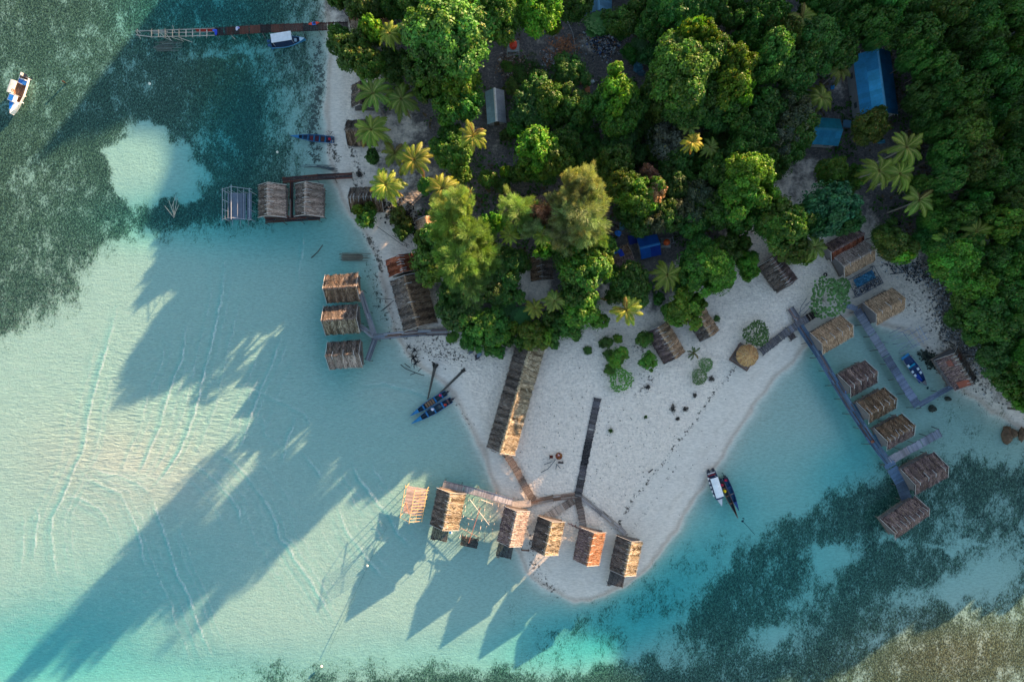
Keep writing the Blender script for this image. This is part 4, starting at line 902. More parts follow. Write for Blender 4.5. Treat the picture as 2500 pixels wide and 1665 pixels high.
def hut(label, cx, cy, L, Wd, ang, pals, rise=2.0, eave=3.0, deck=1.1, porch=None, poles=6, name='thatched_hut', wall=(.13, .12, .125), seed=None, group='thatched huts on stilts', land=False, fans=True, door=1, cat='hut', dens=1.0, patches=()):
    """cx, cy, L, Wd: roof in photo pixels; ang: direction of the ridge in degrees (up is positive)"""
    seed = seed or int(cx*7+cy); r_ = random.Random(seed); f = (HC-eave)/HC; c = W(cx, cy, eave+.9); Lm = L*S*f; Wm = Wd*S*f
    t = thing(name, label, cat, (c.x, c.y, 0), math.radians(ang), group)
    g0 = zg(c.x, c.y); 
    if land: deck = max(deck, g0+.25)
    rf = thatch('roof', Lm, Wm, rise, pals, seed, t, fans=fans, dens=dens); rf.location = (0, 0, eave)
    for (u, v, a, b, col) in patches:      # other-coloured sheets lying on the roof
        mb = MB(); s = 1 if v > 0 else -1; sl = rise/(Wm/2); v = abs(v)*Wm/2; n = 5
        vs = [(u*Lm+(i/(n-1)-.5)*a, s*(v+(j/(n-1)-.5)*b), eave+rise-sl*(v+(j/(n-1)-.5)*b)+.15+r_.uniform(0, .05)) for j in range(n) for i in range(n)]
        mb.add(vs, [(j*n+i, j*n+i+1, (j+1)*n+i+1, (j+1)*n+i) for j in range(n-1) for i in range(n-1)], col); mb.build('roof_patch', 'cloth', t)
    # gable-end barge poles
    for s in (-1, 1):
        mb = MB(); xe = s*(Lm/2+.05)
        for q in (-1, 1): mb.tube((xe, q*(Wm/2+.18), eave+.06-.12), (xe, -q*.05, eave+rise+.14), .04, .035, jit((.50, .47, .45), .15, r_), 5)
        mb.build('barge_pole', 'wood', t)
    # walls: one pentagonal shell, inset under the roof
    hx, hy = Lm/2-.35, Wm/2-.45; zt = eave+rise*(.45/(Wm/2))-.02; ztop = eave+rise-.12; mb = MB()
    for s in (-1, 1):
        vs = [(s*hx, -hy, deck), (s*hx, hy, deck), (s*hx, hy, zt-.1), (s*hx, 0, ztop), (s*hx, -hy, zt-.1)]
        vs += [(x-s*.06, y, z) for x, y, z in vs]
        mb.add(vs, [(0, 1, 2, 3, 4), (9, 8, 7, 6, 5)]+[(i, (i+1) % 5, 5+(i+1) % 5, 5+i) for i in range(5)], jit(wall, .12, r_))
        mb.box((0, s*hy, (deck+zt-.1)/2), (2*hx-.13, .06, zt-.1-deck), jit(wall, .12, r_))
        for q in range(5): mb.box((-hx+.3+q*(2*hx-.6)/4, s*(hy+.035), (deck+zt-.1)/2), (.07, .03, zt-.12-deck), jit((.28, .24, .21), .2, r_))
    mb.build('wall', 'wood', t)
    mb = MB(); mb.box((door*(hx+.035), 0, deck+.85), (.05, .75, 1.65), (.10, .08, .07)); mb.build('door', 'wood', t)
    mb = MB(); planks(mb, -hx-.25, hx+.25, -hy-.25, hy+.25, deck-.03, (.20, .16, .13), 'y', .2, .02, .05, r_)
    for s in (-1, 1): mb.box((0, s*hy, deck-.14), (2*hx+.5, .1, .13), (.14, .11, .09))
    mb.build('floor', 'wood', t)
    lo = min(g0, 0)-.7
    for i in range(3):
        for s in (-1, 1):
            mb = MB(); x = (i-1)*hx; mb.tube((x+r_.uniform(-.04, .04), s*hy, lo), (x, s*hy, deck-.1), .08, .07, jit((.16, .13, .11), .2, r_), 6); mb.build('post', 'wood', t)
    for i in range(poles): roof_pole(t, Lm, Wm, rise, (i+.5)/poles*Lm-Lm/2+r_.uniform(-.15, .15), .75, r_, z=eave)
    if porch:
        side, pw, pl, off = porch; pw *= S; pl *= S; x0 = side*(hx+.25); x1 = side*(hx+.25+pl); mb = MB(); a, b = min(x0, x1), max(x0, x1)
        planks(mb, a, b, off*S-pw/2, off*S+pw/2, deck-.12, (.045, .04, .04), 'x', .2, .03, .05, r_, .4)
        for xx in (a+.1, b-.1): mb.box((xx, off*S, deck-.22), (.1, pw, .12), (.06, .05, .045))
        for yy in (-1, 1):
            for xx in (a+.1, b-.1): mb.tube((xx, off*S+yy*(pw/2-.08), lo), (xx, off*S+yy*(pw/2-.08), deck+(.45 if xx*side > (x0+x1)/2*side else 0)), .06, .05, (.10, .08, .07), 5)
        mb.build('porch', 'wood', t)
        mb = MB(); yl = off*S-side*pw*.33; xo = side*(hx+.25+pl)
        for q in (-.22, .22): mb.tube((xo, yl+q, deck-.05), (xo+side*.9, yl+q, min(0, g0)-.1), .04, .04, (.24, .19, .15), 5)
        for q in range(4): zq = deck-.25-q*.3; xq = xo+side*.9*(deck-.05-zq)/(deck-.05-min(0, g0)+.1); mb.tube((xq, yl-.22, zq), (xq, yl+.22, zq), .035, .035, (.24, .19, .15), 5)
        mb.build('ladder', 'wood', t)
    return t

LB = 'thatched huts on the sand spit'  # second palette darkens the left slopes, shade put into the thatch colour
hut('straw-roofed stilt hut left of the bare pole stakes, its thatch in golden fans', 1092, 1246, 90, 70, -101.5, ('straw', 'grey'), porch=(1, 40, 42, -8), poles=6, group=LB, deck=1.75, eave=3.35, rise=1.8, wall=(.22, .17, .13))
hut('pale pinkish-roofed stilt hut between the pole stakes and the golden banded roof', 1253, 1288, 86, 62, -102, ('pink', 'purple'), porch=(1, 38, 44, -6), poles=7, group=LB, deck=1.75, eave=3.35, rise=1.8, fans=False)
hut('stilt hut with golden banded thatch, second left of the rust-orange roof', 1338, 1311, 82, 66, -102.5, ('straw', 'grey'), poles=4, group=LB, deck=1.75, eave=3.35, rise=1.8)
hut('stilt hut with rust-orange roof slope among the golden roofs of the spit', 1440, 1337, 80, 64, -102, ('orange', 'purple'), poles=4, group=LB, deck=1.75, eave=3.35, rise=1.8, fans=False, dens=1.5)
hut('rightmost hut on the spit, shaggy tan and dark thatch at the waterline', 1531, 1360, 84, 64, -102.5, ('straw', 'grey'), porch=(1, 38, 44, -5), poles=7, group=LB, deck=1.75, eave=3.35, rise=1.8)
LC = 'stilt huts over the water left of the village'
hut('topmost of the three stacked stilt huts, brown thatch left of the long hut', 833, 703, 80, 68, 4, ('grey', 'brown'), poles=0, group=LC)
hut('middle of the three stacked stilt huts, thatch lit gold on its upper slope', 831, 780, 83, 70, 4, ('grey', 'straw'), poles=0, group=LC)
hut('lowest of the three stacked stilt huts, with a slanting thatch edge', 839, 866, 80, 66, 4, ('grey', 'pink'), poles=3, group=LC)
hut('stilt hut with sticks over its ridge, left of the narrow plank walk', 660, 489, 78, 66, -90, ('pink', 'grey'), poles=8, group=LC)
hut('stilt hut between the narrow plank walk and the shore, sticks over its ridge', 751, 487, 78, 68, -91, ('pink', 'grey'), poles=7, group=LC)
LD = 'thatched huts on land'
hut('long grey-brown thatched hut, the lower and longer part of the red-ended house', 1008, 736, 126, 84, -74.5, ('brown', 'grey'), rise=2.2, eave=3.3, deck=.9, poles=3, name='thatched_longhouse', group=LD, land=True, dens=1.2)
hut('dark red thatched end joined to the top of the long grey-brown hut', 982, 645, 42, 78, -76, ('rust', 'rust'), rise=2.2, eave=3.35, deck=.9, poles=6, group=LD, land=True)
hut('very long narrow thatched house running down from the trees onto the spit', 1259, 973, 268, 70, -106, ('straw', 'grey'), rise=1.9, eave=2.7, deck=.9, poles=0, name='thatched_longhouse', group=LD, land=True, dens=1.25, wall=(.16, .13, .11))
hut('thatched hut half covered by green palm fronds, near the curving shoreline', 893, 485, 80, 60, 1, ('grey', 'brown'), poles=8, group=LD, land=True, eave=2.6, deck=.7)
hut('grey thatched hut under palms beside the beached blue canoe', 878, 320, 66, 62, 2, ('grey', 'brown'), poles=0, group=LD, land=True, eave=2.5, deck=.7)
hut('small grey roof peeping from under the dark palm by the beach', 882, 232, 56, 54, -90, ('purple', 'grey'), poles=0, group=LD, land=True, eave=2.5, deck=.7)
hut('brown thatched roof at the land end of the top jetty', 905, 54, 100, 36, -4, ('brown', 'pink'), poles=0, group=LD, land=True, eave=2.6, deck=.7)
hut('tan thatched roof edge under the green crown above the red-ended hut', 1047, 562, 62, 54, -78, ('tan', 'tan'), poles=0, group=LD, land=True, eave=2.8, deck=.8, fans=False)
hut('dark thatched hut in the clearing below the casuarinas', 1322, 655, 58, 54, -85, ('grey', 'brown'), poles=4, group=LD, land=True, eave=2.6, deck=.7)
hut('long flat-looking grey-brown roof above the casuarina tops', 1290, 506, 132, 56, 6, ('purple', 'purple'), poles=0, name='thatched_longhouse', group=LD, land=True, eave=2.8, deck=.8, rise=1.2, fans=False)
hut('brown hut with blue tarps on its roof, left of the two-tone blue roof', 1517, 626, 54, 46, 22, ('brown', 'purple'), poles=0, group=LD, land=True, eave=2.6, deck=.7, rise=.8, fans=False, patches=((.05, .35, .8, 1.2, (.01, .04, .35)), (-.1, .75, 1.5, .8, (.02, .10, .45))))
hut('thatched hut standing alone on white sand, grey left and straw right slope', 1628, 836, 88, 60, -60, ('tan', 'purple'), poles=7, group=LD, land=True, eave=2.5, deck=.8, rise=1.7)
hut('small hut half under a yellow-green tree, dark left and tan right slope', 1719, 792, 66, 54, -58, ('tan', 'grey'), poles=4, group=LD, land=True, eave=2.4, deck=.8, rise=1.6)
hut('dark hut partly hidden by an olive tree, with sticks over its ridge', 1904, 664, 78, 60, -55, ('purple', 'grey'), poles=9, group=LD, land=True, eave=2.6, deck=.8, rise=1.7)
LE = 'thatched huts of the right-hand bay'
hut('red-streaked upper roof of the pair of roofs under the dense dark tree', 2066, 594, 92, 42, 29, ('purple', 'rust'), poles=0, group=LE, land=True, eave=2.8, deck=.8, rise=1.4)
hut('tan lower roof of the pair, just above the blue tarp frame', 2092, 630, 86, 58, 29, ('pink', 'tan'), poles=3, group=LE, land=True, eave=2.9, deck=.8, rise=1.8, fans=False)
hut('brown-roofed hut below the blue tarp frame, at the head of the wide plank walk', 2166, 748, 80, 62, 29, ('tan', 'tan'), poles=3, group=LE, eave=3.1, fans=False)
hut('tan-roofed hut nearest the T-shaped plank walk, over the bay edge', 2037, 817, 86, 60, 30, ('tan', 'tan'), poles=4, group=LE, eave=3.1, fans=False)
hut('dark brown hut on the bay walkway with a person sitting outside it', 2101, 925, 74, 62, 29, ('purple', 'purple'), poles=4, group=LE, eave=3.0)
hut('brown shaggy hut on the bay walkway, second below the tan-roofed hut', 2147, 991, 76, 58, 29, ('brown', 'brown'), poles=5, group=LE, eave=3.0)
hut('grey-brown hut just above the short side jetty of the bay walkway', 2191, 1056, 76, 60, 29, ('brown', 'purple'), poles=6, group=LE, eave=3.0)
hut('large greyish hut below the short side jetty, over the seagrass edge', 2265, 1158, 90, 70, 29, ('purple', 'purple'), poles=4, group=LE, eave=3.1)
hut('outermost hut at the end of the bay walkway, over dark seagrass', 2217, 1267, 100, 58, 35, ('purple', 'purple'), poles=8, group=LE, eave=2.9, fans=False)
hut('grey hut with rust-red patches beside the rocky shore and blue boat', 2343, 900, 88, 62, -58, ('grey', 'purple'), poles=7, group=LE, eave=2.9, patches=((.38, -.45, 1.1, 1.3, (.22, .055, .03)), (-.3, .4, 1.0, .8, (.15, .045, .035)), (-.28, -.5, 1.1, .6, (.16, .05, .035))), fans=False)

def gazebo():
    c = W(1829, 868, 3.4); t = thing('straw_gazebo', 'small square gazebo with a straw pyramid roof at the end of the plank walk', 'gazebo', (c.x, c.y, 0), math.radians(-33)); g = np.random.default_rng(9); r_ = random.Random(4)
    hw = 1.75; mb = MB(); n = 8; z0 = 2.6; zt = 4.0
    pts = [Vector((hw*math.cos(i*math.pi/4+.39)*1.08, hw*math.sin(i*math.pi/4+.39)*1.08, z0)) for i in range(8)]
    for i in range(8): mb.add([pts[i], pts[(i+1) % 8], (0, 0, zt)], [(0, 1, 2)], jit((.36, .18, .08), .2, r_)); mb.add([pts[i]-Vector((0, 0, .12)), pts[(i+1) % 8]-Vector((0, 0, .12)), pts[(i+1) % 8], pts[i]], [(0, 1, 2, 3)], (.2, .11, .06))
    for _ in range(900):
        a = g.uniform(0, 6.283); q0 = g.random(); q1 = min(1.06, q0+g.uniform(.15, .4)); rr = hw*1.03; da = g.normal()*.18
        p0 = Vector((rr*q0*math.cos(a), rr*q0*math.sin(a), zt-(zt-z0)*q0+.06)); p1 = Vector((rr*q1*math.cos(a+da), rr*q1*math.sin(a+da), zt-(zt-z0)*q1+.05)); sd = Vector((-math.sin(a), math.cos(a), 0))*.03
        mb.add([p0-sd, p0+sd, p1+sd, p1-sd], [(0, 1, 2, 3)], jit(r_.choice([(.58, .33, .12), (.42, .2, .08), (.30, .17, .1), (.62, .42, .2)]), .2, r_))
    mb.build('roof', 'thatch', t)
    mb = MB(); planks(mb, -1.75, 1.9, -2.1, 1.5, .95, (.14, .11, .10), 'x', .22, .03, .06, r_)
    for e in ((-1.7, 0, .1, 3.4), (1.8, 0, .1, 3.4)): mb.box((e[0], -.3, 1.0), (.14, 3.5, .12), (.2, .12, .09))
    mb.build('floor', 'wood', t)
    for sx in (-1, 1):
        for sy in (-1, 1): mb = MB(); mb.tube((sx*1.3, sy*1.2, -.5), (sx*1.3, sy*1.2, z0+.3), .07, .06, (.2, .15, .12), 6); mb.build('post', 'wood', t)
    mb = MB(); mb.box((0, -1.95, 1.35), (3.3, .12, .08), (.22, .13, .1)); mb.build('bench', 'wood', t)
gazebo()

# ---- unfinished hut frames
def frame_hut(label, cx, cy, L, Wd, ang, col, deckcol, right_only=False, lattice=False, deck=1.3, eave=3.1, rise=1.9):
    r_ = random.Random(int(cx)); c = W(cx, cy, eave+.8); f = (HC-eave)/HC; Lm = L*S*f; Wm = Wd*S*f; hw = Wm/2
    t = thing('unfinished_hut', label, 'hut frame', (c.x, c.y, 0), math.radians(ang), 'unfinished hut frames'); lo = -1.2
    mb = MB(); mb.tube((-Lm/2-.3, 0, eave+rise), (Lm/2+.3, 0, eave+rise), .055, .05, col, 6); mb.build('ridge_pole', 'wood', t)
    for s in (-1, 1): mb = MB(); mb.tube((-Lm/2-.2, s*hw, eave), (Lm/2+.2, s*hw, eave+r_.uniform(-.05, .05)), .045, .045, jit(col, .15, r_), 6); mb.build('eave_pole', 'wood', t)
    n = 11 if right_only else 2
    for i in range(n):
        x = -Lm/2+Lm*i/(n-1)
        for s in ((1,) if right_only and 0 < i < n-1 else (1, -1)):
            mb = MB(); o = .22+r_.uniform(-.1, .15); mb.tube((x, 0, eave+rise+.05), (x+r_.uniform(-.06, .06), s*(hw+o), eave-rise/hw*o+.05), .04, .035, jit(col, .2, r_), 5); mb.build('rafter', 'wood', t)
    if lattice:
        for s in (-1, 1):
            for q in (.35, .68): mb = MB(); mb.tube((-Lm/2, s*hw*q, eave+rise*(1-q)+.03), (Lm/2, s*hw*q, eave+rise*(1-q)+.03), .03, .03, jit(col, .2, r_), 5); mb.build('purlin', 'wood', t)
        for q in range(7): mb = MB(); y = -hw*.75+q*hw*1.5/6; mb.tube((-Lm/2+.35, y, deck), (-Lm/2+.35+r_.uniform(-.1, .4), y, eave+.4), .03, .03, jit(col, .2, r_), 5); mb.build('stud', 'wood', t)
    else:
        for q in (.5,): mb = MB(); mb.tube((-Lm/2, hw*q, eave+rise*(1-q)-.05), (Lm/2, hw*q, eave+rise*(1-q)-.05), .035, .035, jit(col, .2, r_), 5); mb.build('purlin', 'wood', t)
        mb = MB(); mb.tube((Lm*.36, -hw*.8, deck), (Lm*.2, -.1, eave+rise-.2), .05, .04, jit((.5, .25, .12), .1, r_), 5); mb.tube((Lm*.1, -hw*.8, deck), (Lm*.34, -.3, eave+.8), .05, .04, jit((.4, .2, .1), .1, r_), 5); mb.build('brace', 'wood', t)
    mb = MB(); planks(mb, -Lm/2+.25, Lm/2-.3, -hw*.93, hw*.86, deck, deckcol, 'y' if not lattice else 'x', .2, .025, .04, r_, .28, .04)
    for s in (-1, 0, 1): mb.box((0, s*hw*.8, deck-.1), (Lm-.4, .09, .12), tuple(k*.6 for k in deckcol))
    mb.build('floor', 'wood', t)
    for i in range(4):
        for s in (-1, 1): mb = MB(); x = -Lm/2+.2+(Lm-.4)*i/3; mb.tube((x, s*hw*.92, lo), (x+r_.uniform(-.05, .05), s*hw*.95, eave+.1), .06, .05, jit(col, .25, r_), 6); mb.build('post', 'wood', t)
    for i in range(3): mb = MB(); y = (i-1)*hw*.6; mb.tube((Lm/2-.3, y, deck-.05), (Lm/2+.7, y-.1, deck-.4), .04, .03, jit(col, .2, r_), 5); mb.build('joist', 'wood', t)
frame_hut('bare yellow rafter frame over a pinkish plank floor, leftmost on the spit', 1008, 1232, 76, 54, -100, (.62, .42, .20), (.46, .33, .28), True)
frame_hut('pale pole frame over a blue-grey floor at the edge of the seagrass', 571, 497, 74, 66, -90, (.30, .33, .38), (.10, .13, .18), False, True)

def stakes():
    c = W(1170, 1265, 1.2); t = thing('stake_frame', 'clump of bare upright stakes and leaning poles between two straw huts', 'stakes', (c.x, c.y, 0), math.radians(-12)); r_ = random.Random(8); col = (.50, .40, .34)
    for i in range(6):
        for j in range(7):
            if r_.random() < .2: continue
            x = -2.6+i*1.05+r_.uniform(-.15, .15); y = -3.6+j*1.05+r_.uniform(-.15, .15); h = r_.uniform(1.0, 2.2)
            mb = MB(); mb.tube((x, y, -1), (x+r_.uniform(-.12, .12), y+r_.uniform(-.12, .12), h), .045, .04, jit(col, .35, r_), 5); mb.build('stake', 'wood', t)
    for p0, p1, cc in [((-.2, 2.0, 2.2), (-.9, -4.3, 1.9), (.42, .16, .11)), ((-2.2, 3.0, 2.1), (1.9, -.6, 1.9), (.62, .55, .48)), ((-.4, 3.3, 1.8), (1.7, 3.0, 1.9), (.6, .5, .42)), ((-2.0, -.3, 1.6), (-.9, -.3, 1.7), (.6, .5, .42)), ((-2.5, -2.2, 1.6), (1.2, -3.2, 1.6), (.3, .2, .15))]:
        mb = MB(); mb.tube(p0, p1, .06, .05, cc, 6); mb.build('pole', 'wood', t)
stakes()
def platform(label, cx, cy, L, Wd, ang, z, col, cat='platform', name='plank_platform', legs=True):
    c = W(cx, cy, z); t = thing(name, label, cat, (c.x, c.y, 0), math.radians(ang)); Lm, Wm = L*S, Wd*S; r_ = random.Random(int(cx)); mb = MB()
    planks(mb, -Lm/2, Lm/2, -Wm/2, Wm/2, z, col, 'x', .2, .03, .05, r_, .4); mb.build('deck', 'wood', t)
    for sx in (-1, 1):
        for sy in (-1, 1): mb = MB(); g0 = zg(c.x, c.y); mb.tube((sx*(Lm/2-.1), sy*(Wm/2-.1), g0-.5), (sx*(Lm/2-.1), sy*(Wm/2-.1), z+r_.uniform(0, .4)), .06, .05, jit((.16, .12, .1), .2, r_), 5); mb.build('post', 'wood', t)
    return t
platform('dark plank platform standing alone below the bare stakes', 1146, 1323, 42, 24, -12, 1.1, (.04, .035, .035))
platform('short red-brown footboard beside the corner of the pale pinkish hut', 1282, 1343, 20, 4, -4, .9, (.2, .08, .05), 'bench', 'low_bench')

# ---- metal-roofed houses
def metal_house(label, cx, cy, L, Wd, ang, col, rise=1.6, eave=3.0, mat='tin', wall=(.30, .32, .34), tails=0, ridgecol=None, cols=None, name='metal_roofed_house', band=None, cat='house'):
    r_ = random.Random(int(cx)); f = (HC-eave)/HC; c = W(cx, cy, eave+.7); Lm = L*S*f; Wm = Wd*S*f; g0 = zg(c.x, c.y); hw = Wm/2
    t = thing(name, label, cat, (c.x, c.y, g0), math.radians(ang), 'metal-roofed houses'); eave -= g0
    for s in (-1, 1):
        mb = MB(); n = max(4, int(Lm/.8)); rows = 2
        for i in range(n):
            for j in range(rows):
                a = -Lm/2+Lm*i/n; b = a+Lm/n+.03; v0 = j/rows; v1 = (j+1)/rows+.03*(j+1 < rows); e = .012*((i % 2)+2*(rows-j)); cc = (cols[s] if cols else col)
                if band and s == band[0] and j == 0 and i > n*band[1]: cc = band[2]
                if band and len(band) > 3 and s == band[0] and int(n*band[3]) <= i < int(n*band[3])+2: cc = band[2]
                cc = jit(cc, .16, r_)
                vs = [(a, s*hw*v0, rise*(1-v0)+e), (b, s*hw*v0, rise*(1-v0)+e), (b, s*(hw*v1+r_.uniform(0, .05)), rise*(1-v1)+e), (a, s*(hw*v1), rise*(1-v1)+e)]
                vs += [(x, y, z-.03) for x, y, z in vs]; mb.add(vs, [(0, 1, 2, 3), (7, 6, 5, 4), (0, 1, 5, 4), (1, 2, 6, 5), (2, 3, 7, 6), (3, 0, 4, 7)], cc)
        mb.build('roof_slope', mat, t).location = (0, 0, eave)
    mb = MB(); rc = ridgecol or tuple(min(1, k*1.5) for k in col)
    for s in (-1, 1): mb.add([(-Lm/2-.05, 0, eave+rise+.10), (Lm/2+.05, 0, eave+rise+.10), (Lm/2+.05, s*.2, eave+rise-.2*rise/hw+.08), (-Lm/2-.05, s*.2, eave+rise-.2*rise/hw+.08)], [(0, 1, 2, 3)], rc)
    mb.build('ridge_cap', mat, t)
    hx, hy = Lm/2-.3, hw-.3; zt = eave+rise*.3/hw-.08; mb = MB()
    for s in (-1, 1):
        vs = [(s*hx, -hy, 0), (s*hx, hy, 0), (s*hx, hy, zt), (s*hx, 0, eave+rise-.1), (s*hx, -hy, zt)]; vs += [(x-s*.08, y, z) for x, y, z in vs]
        mb.add(vs, [(0, 1, 2, 3, 4), (9, 8, 7, 6, 5)]+[(i, (i+1) % 5, 5+(i+1) % 5, 5+i) for i in range(5)], wall)
        mb.box((0, s*hy, zt/2), (2*hx-.17, .08, zt), wall)
    mb.build('wall', 'paint', t)
    mb = MB(); mb.box((hx+.04, 0, 1.0), (.06, .9, 2.0), (.12, .09, .07)); mb.build('door', 'wood', t)
    for s in (-1, 1):
        for q in (-.5, .5): mb = MB(); mb.box((q*hx, s*(hy+.05), 1.5), (.9, .05, .8), (.05, .07, .09)); mb.build('window', 'paint', t)
    for i in range(tails):
        for e in (-1, 1):
            mb = MB(); y = -hw+.2+i*(2*hw-.4)/(tails-1); zz = eave+rise*(1-abs(y)/hw)-.06; mb.box((e*(Lm/2+.12), y, zz), (.3, .06, .08), jit((.5, .48, .44), .2, r_)); mb.build('rafter_tail', 'wood', t)
    return t
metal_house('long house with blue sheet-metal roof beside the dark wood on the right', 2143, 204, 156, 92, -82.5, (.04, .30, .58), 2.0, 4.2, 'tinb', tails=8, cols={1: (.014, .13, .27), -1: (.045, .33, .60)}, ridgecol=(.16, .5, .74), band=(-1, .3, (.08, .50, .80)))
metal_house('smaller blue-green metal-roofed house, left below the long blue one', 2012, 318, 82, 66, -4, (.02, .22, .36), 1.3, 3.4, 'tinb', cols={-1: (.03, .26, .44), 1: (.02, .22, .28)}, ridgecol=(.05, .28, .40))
metal_house('house with grey-blue metal roof cut by the top edge of the photo', 1460, -8, 80, 70, -90, (.10, .24, .36), 1.6, 3.2, 'tinb')
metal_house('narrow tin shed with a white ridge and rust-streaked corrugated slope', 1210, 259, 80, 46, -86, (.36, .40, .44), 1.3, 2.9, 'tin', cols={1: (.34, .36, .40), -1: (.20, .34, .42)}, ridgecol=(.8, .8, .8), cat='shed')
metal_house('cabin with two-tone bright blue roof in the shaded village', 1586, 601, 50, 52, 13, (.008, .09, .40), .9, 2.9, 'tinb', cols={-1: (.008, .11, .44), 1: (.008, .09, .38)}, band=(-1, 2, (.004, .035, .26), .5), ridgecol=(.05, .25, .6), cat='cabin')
def lean_to(label, cx, cy, a, b, ang, col, z=2.3):
    c = W(cx, cy, z); g0 = zg(c.x, c.y); t = thing('lean_to', label, 'shelter', (c.x, c.y, g0), math.radians(ang)); r_ = random.Random(int(cx)); a *= S; b *= S; mb = MB()
    mb.box((0, 0, z-g0), (a, b, .04), col, 0, .06); mb.build('roof', 'cloth', t)
    for sx in (-1, 1):
        for sy in (-1, 1): mb = MB(); mb.tube((sx*(a/2-.1), sy*(b/2-.1), -.2), (sx*(a/2-.1), sy*(b/2-.1), z-g0-.02-.06*sx*(a/2)), .05, .05, (.2, .16, .13), 5); mb.build('post', 'wood', t)
lean_to('small dark blue shelter beside the left wall of the two-tone blue cabin', 1544, 585, 20, 22, 15, (.006, .02, .17))
lean_to('small grey annex roof right of the blue-green metal-roofed house', 2068, 303, 20, 18, -5, (.05, .14, .22))
lean_to('orange-brown awning under the trees at the upper left of the village', 860, 18, 22, 10, -4, (.5, .20, .08))
# ------------------------------------------------------------------ plank walks and jetties
def pier(label, pts, w, z, col, style='cross', side_col=None, cat='walkway', name='plank_walkway', posts=2.4, poke=.5, miss=.02, var=.35, group='plank walks and jetties', tones=None, rail=None, pw=.2):
    r_ = random.Random(int(pts[0][0]*3+pts[0][1])); P = [W(x, y, z) for x, y in pts]; wm = w*S*(HC-z)/HC
    t = thing(name, label, cat, (P[0].x, P[0].y, 0), 0, group); o = P[0].copy(); o.z = 0; P = [p-o for p in P]
    deck = MB(); beams = MB(); acc = 0; seg = None
    for i in range(len(P)-1):
        a, b = P[i], P[i+1]; d = b-a; L = d.length; d.normalize(); n = Vector((-d.y, d.x, 0)); ang = math.atan2(d.y, d.x)
        if style == 'cross':
            s = 0
            while s < L:
                pw_ = pw*r_.uniform(.8, 1.2)
                if acc <= 0: acc = r_.randint(5, 22); tone = r_.uniform(.6, 1.25); tc = r_.choice(tones) if tones else col
                acc -= 1
                if r_.random() >= miss:
                    c = a+d*(s+pw_/2)+n*r_.uniform(-.05, .05); deck.box((c.x, c.y, z+r_.uniform(-.012, .012)+.004*(i % 2)), (pw_-.03, wm*r_.uniform(.93, 1.05), .04), jit(tuple(k*tone for k in tc), var, r_), ang+r_.uniform(-.03, .03))
                s += pw_
        else:
            nb = max(2, int(round(wm/.22)))
            for k in range(nb):
                s = -r_.uniform(0, 1.5)
                while s < L:
                    l = r_.uniform(2.2, 4.2); e0 = max(s, -.05); e1 = min(s+l, L+.05)
                    if e1 > e0+.1:
                        c = a+d*((e0+e1)/2)+n*((k+.5)/nb-.5)*wm; tc = r_.choice(tones) if tones else col
                        deck.box((c.x, c.y, z+r_.uniform(-.01, .01)+.004*(i % 2)), (e1-e0-.03, wm/nb-.025, .045), jit(tc, var, r_), ang+r_.uniform(-.008, .008))
                    s += l
        for s_ in (-1, 1):
            c = (a+b)/2+n*s_*(wm/2-.12); beams.box((c.x, c.y, z-.11), (L, .1, .14), tuple(k*.7 for k in col), ang)
            if rail: c = (a+b)/2+n*s_*(wm/2+.02); beams.box((c.x, c.y, z+.05), (L+.1, .09, .07), rail, ang)
        m = max(1, int(L/posts))
        for k in range(m+1):
            for s_ in (-1, 1):
                if k == m and i < len(P)-2: continue
                c = a+d*(L*k/m)*.98+n*s_*(wm/2+.05); g0 = min(0, gz(*topx(c+o)))-.6; mb = MB(); lean = r_.uniform(.02, poke)
                mb.tube((c.x+n.x*s_*lean, c.y+n.y*s_*lean, g0), (c.x, c.y, z+r_.uniform(-.05, .35)), .065, .055, jit(side_col or (.14, .12, .11), .3, r_), 5); mb.build('post', 'wood', t)
    deck.build('deck', 'wood', t); beams.build('beam', 'wood', t)
    return t
def topx(p): return p.x/S+1250, 832.5-p.y/S
DK = (.060, .030, .026); GR = (.22, .21, .22); BL = (.17, .19, .23); BR = (.26, .19, .15); DB = (.035, .033, .036)
RB = [(.09, .035, .026), (.14, .045, .03), (.045, .028, .030), (.07, .03, .025), (.035, .025, .03)]
pier('long dark red-brown jetty reaching from the shore past the canopied boat', [(850, 63), (740, 67), (640, 71), (526, 78)], 20, 1.3, DK, tones=RB, poke=.9, name='jetty', cat='jetty', var=.3, pw=.16)
pier('dark brown boardwalk from the beach above the pair of stick-ridged huts', [(860, 429), (775, 433), (690, 441)], 15, 1.2, DK, 'long', tones=RB, poke=.7)
pier('narrow dark walk running between the pair of stick-ridged huts', [(712, 442), (711, 530)], 9, 1.15, DK, 'long', tones=RB+[(.30, .24, .22)], poke=.1)
pier('dark brown lower boardwalk along the bottom of the pair of stick-ridged huts', [(648, 538), (781, 530)], 15, 1.1, DK, 'long', tones=RB, poke=.1)
pier('grey long-boarded walk below the red-ended long hut, leading to the three stilt huts', [(1092, 811), (1020, 813), (912, 823)], 13, 1.2, GR, 'long', tones=[GR, BL, (.30, .28, .28), (.13, .07, .055)], rail=(.16, .18, .22))
pier('grey plank branch up to the topmost of the three stilt huts', [(914, 818), (897, 765), (880, 712)], 13, 1.2, GR, 'long', tones=[GR, (.30, .29, .31), BL], poke=.2)
pier('short grey plank branch to the middle of the three stilt huts', [(912, 822), (890, 804), (878, 796)], 12, 1.18, GR, 'long', tones=[GR, (.30, .29, .31), BL], poke=.2)
pier('short grey plank stub pointing down to the lowest of the three stilt huts', [(916, 828), (897, 880)], 14, 1.2, GR, 'long', tones=[(.2, .21, .24), BL, (.12, .12, .13)], poke=.2)
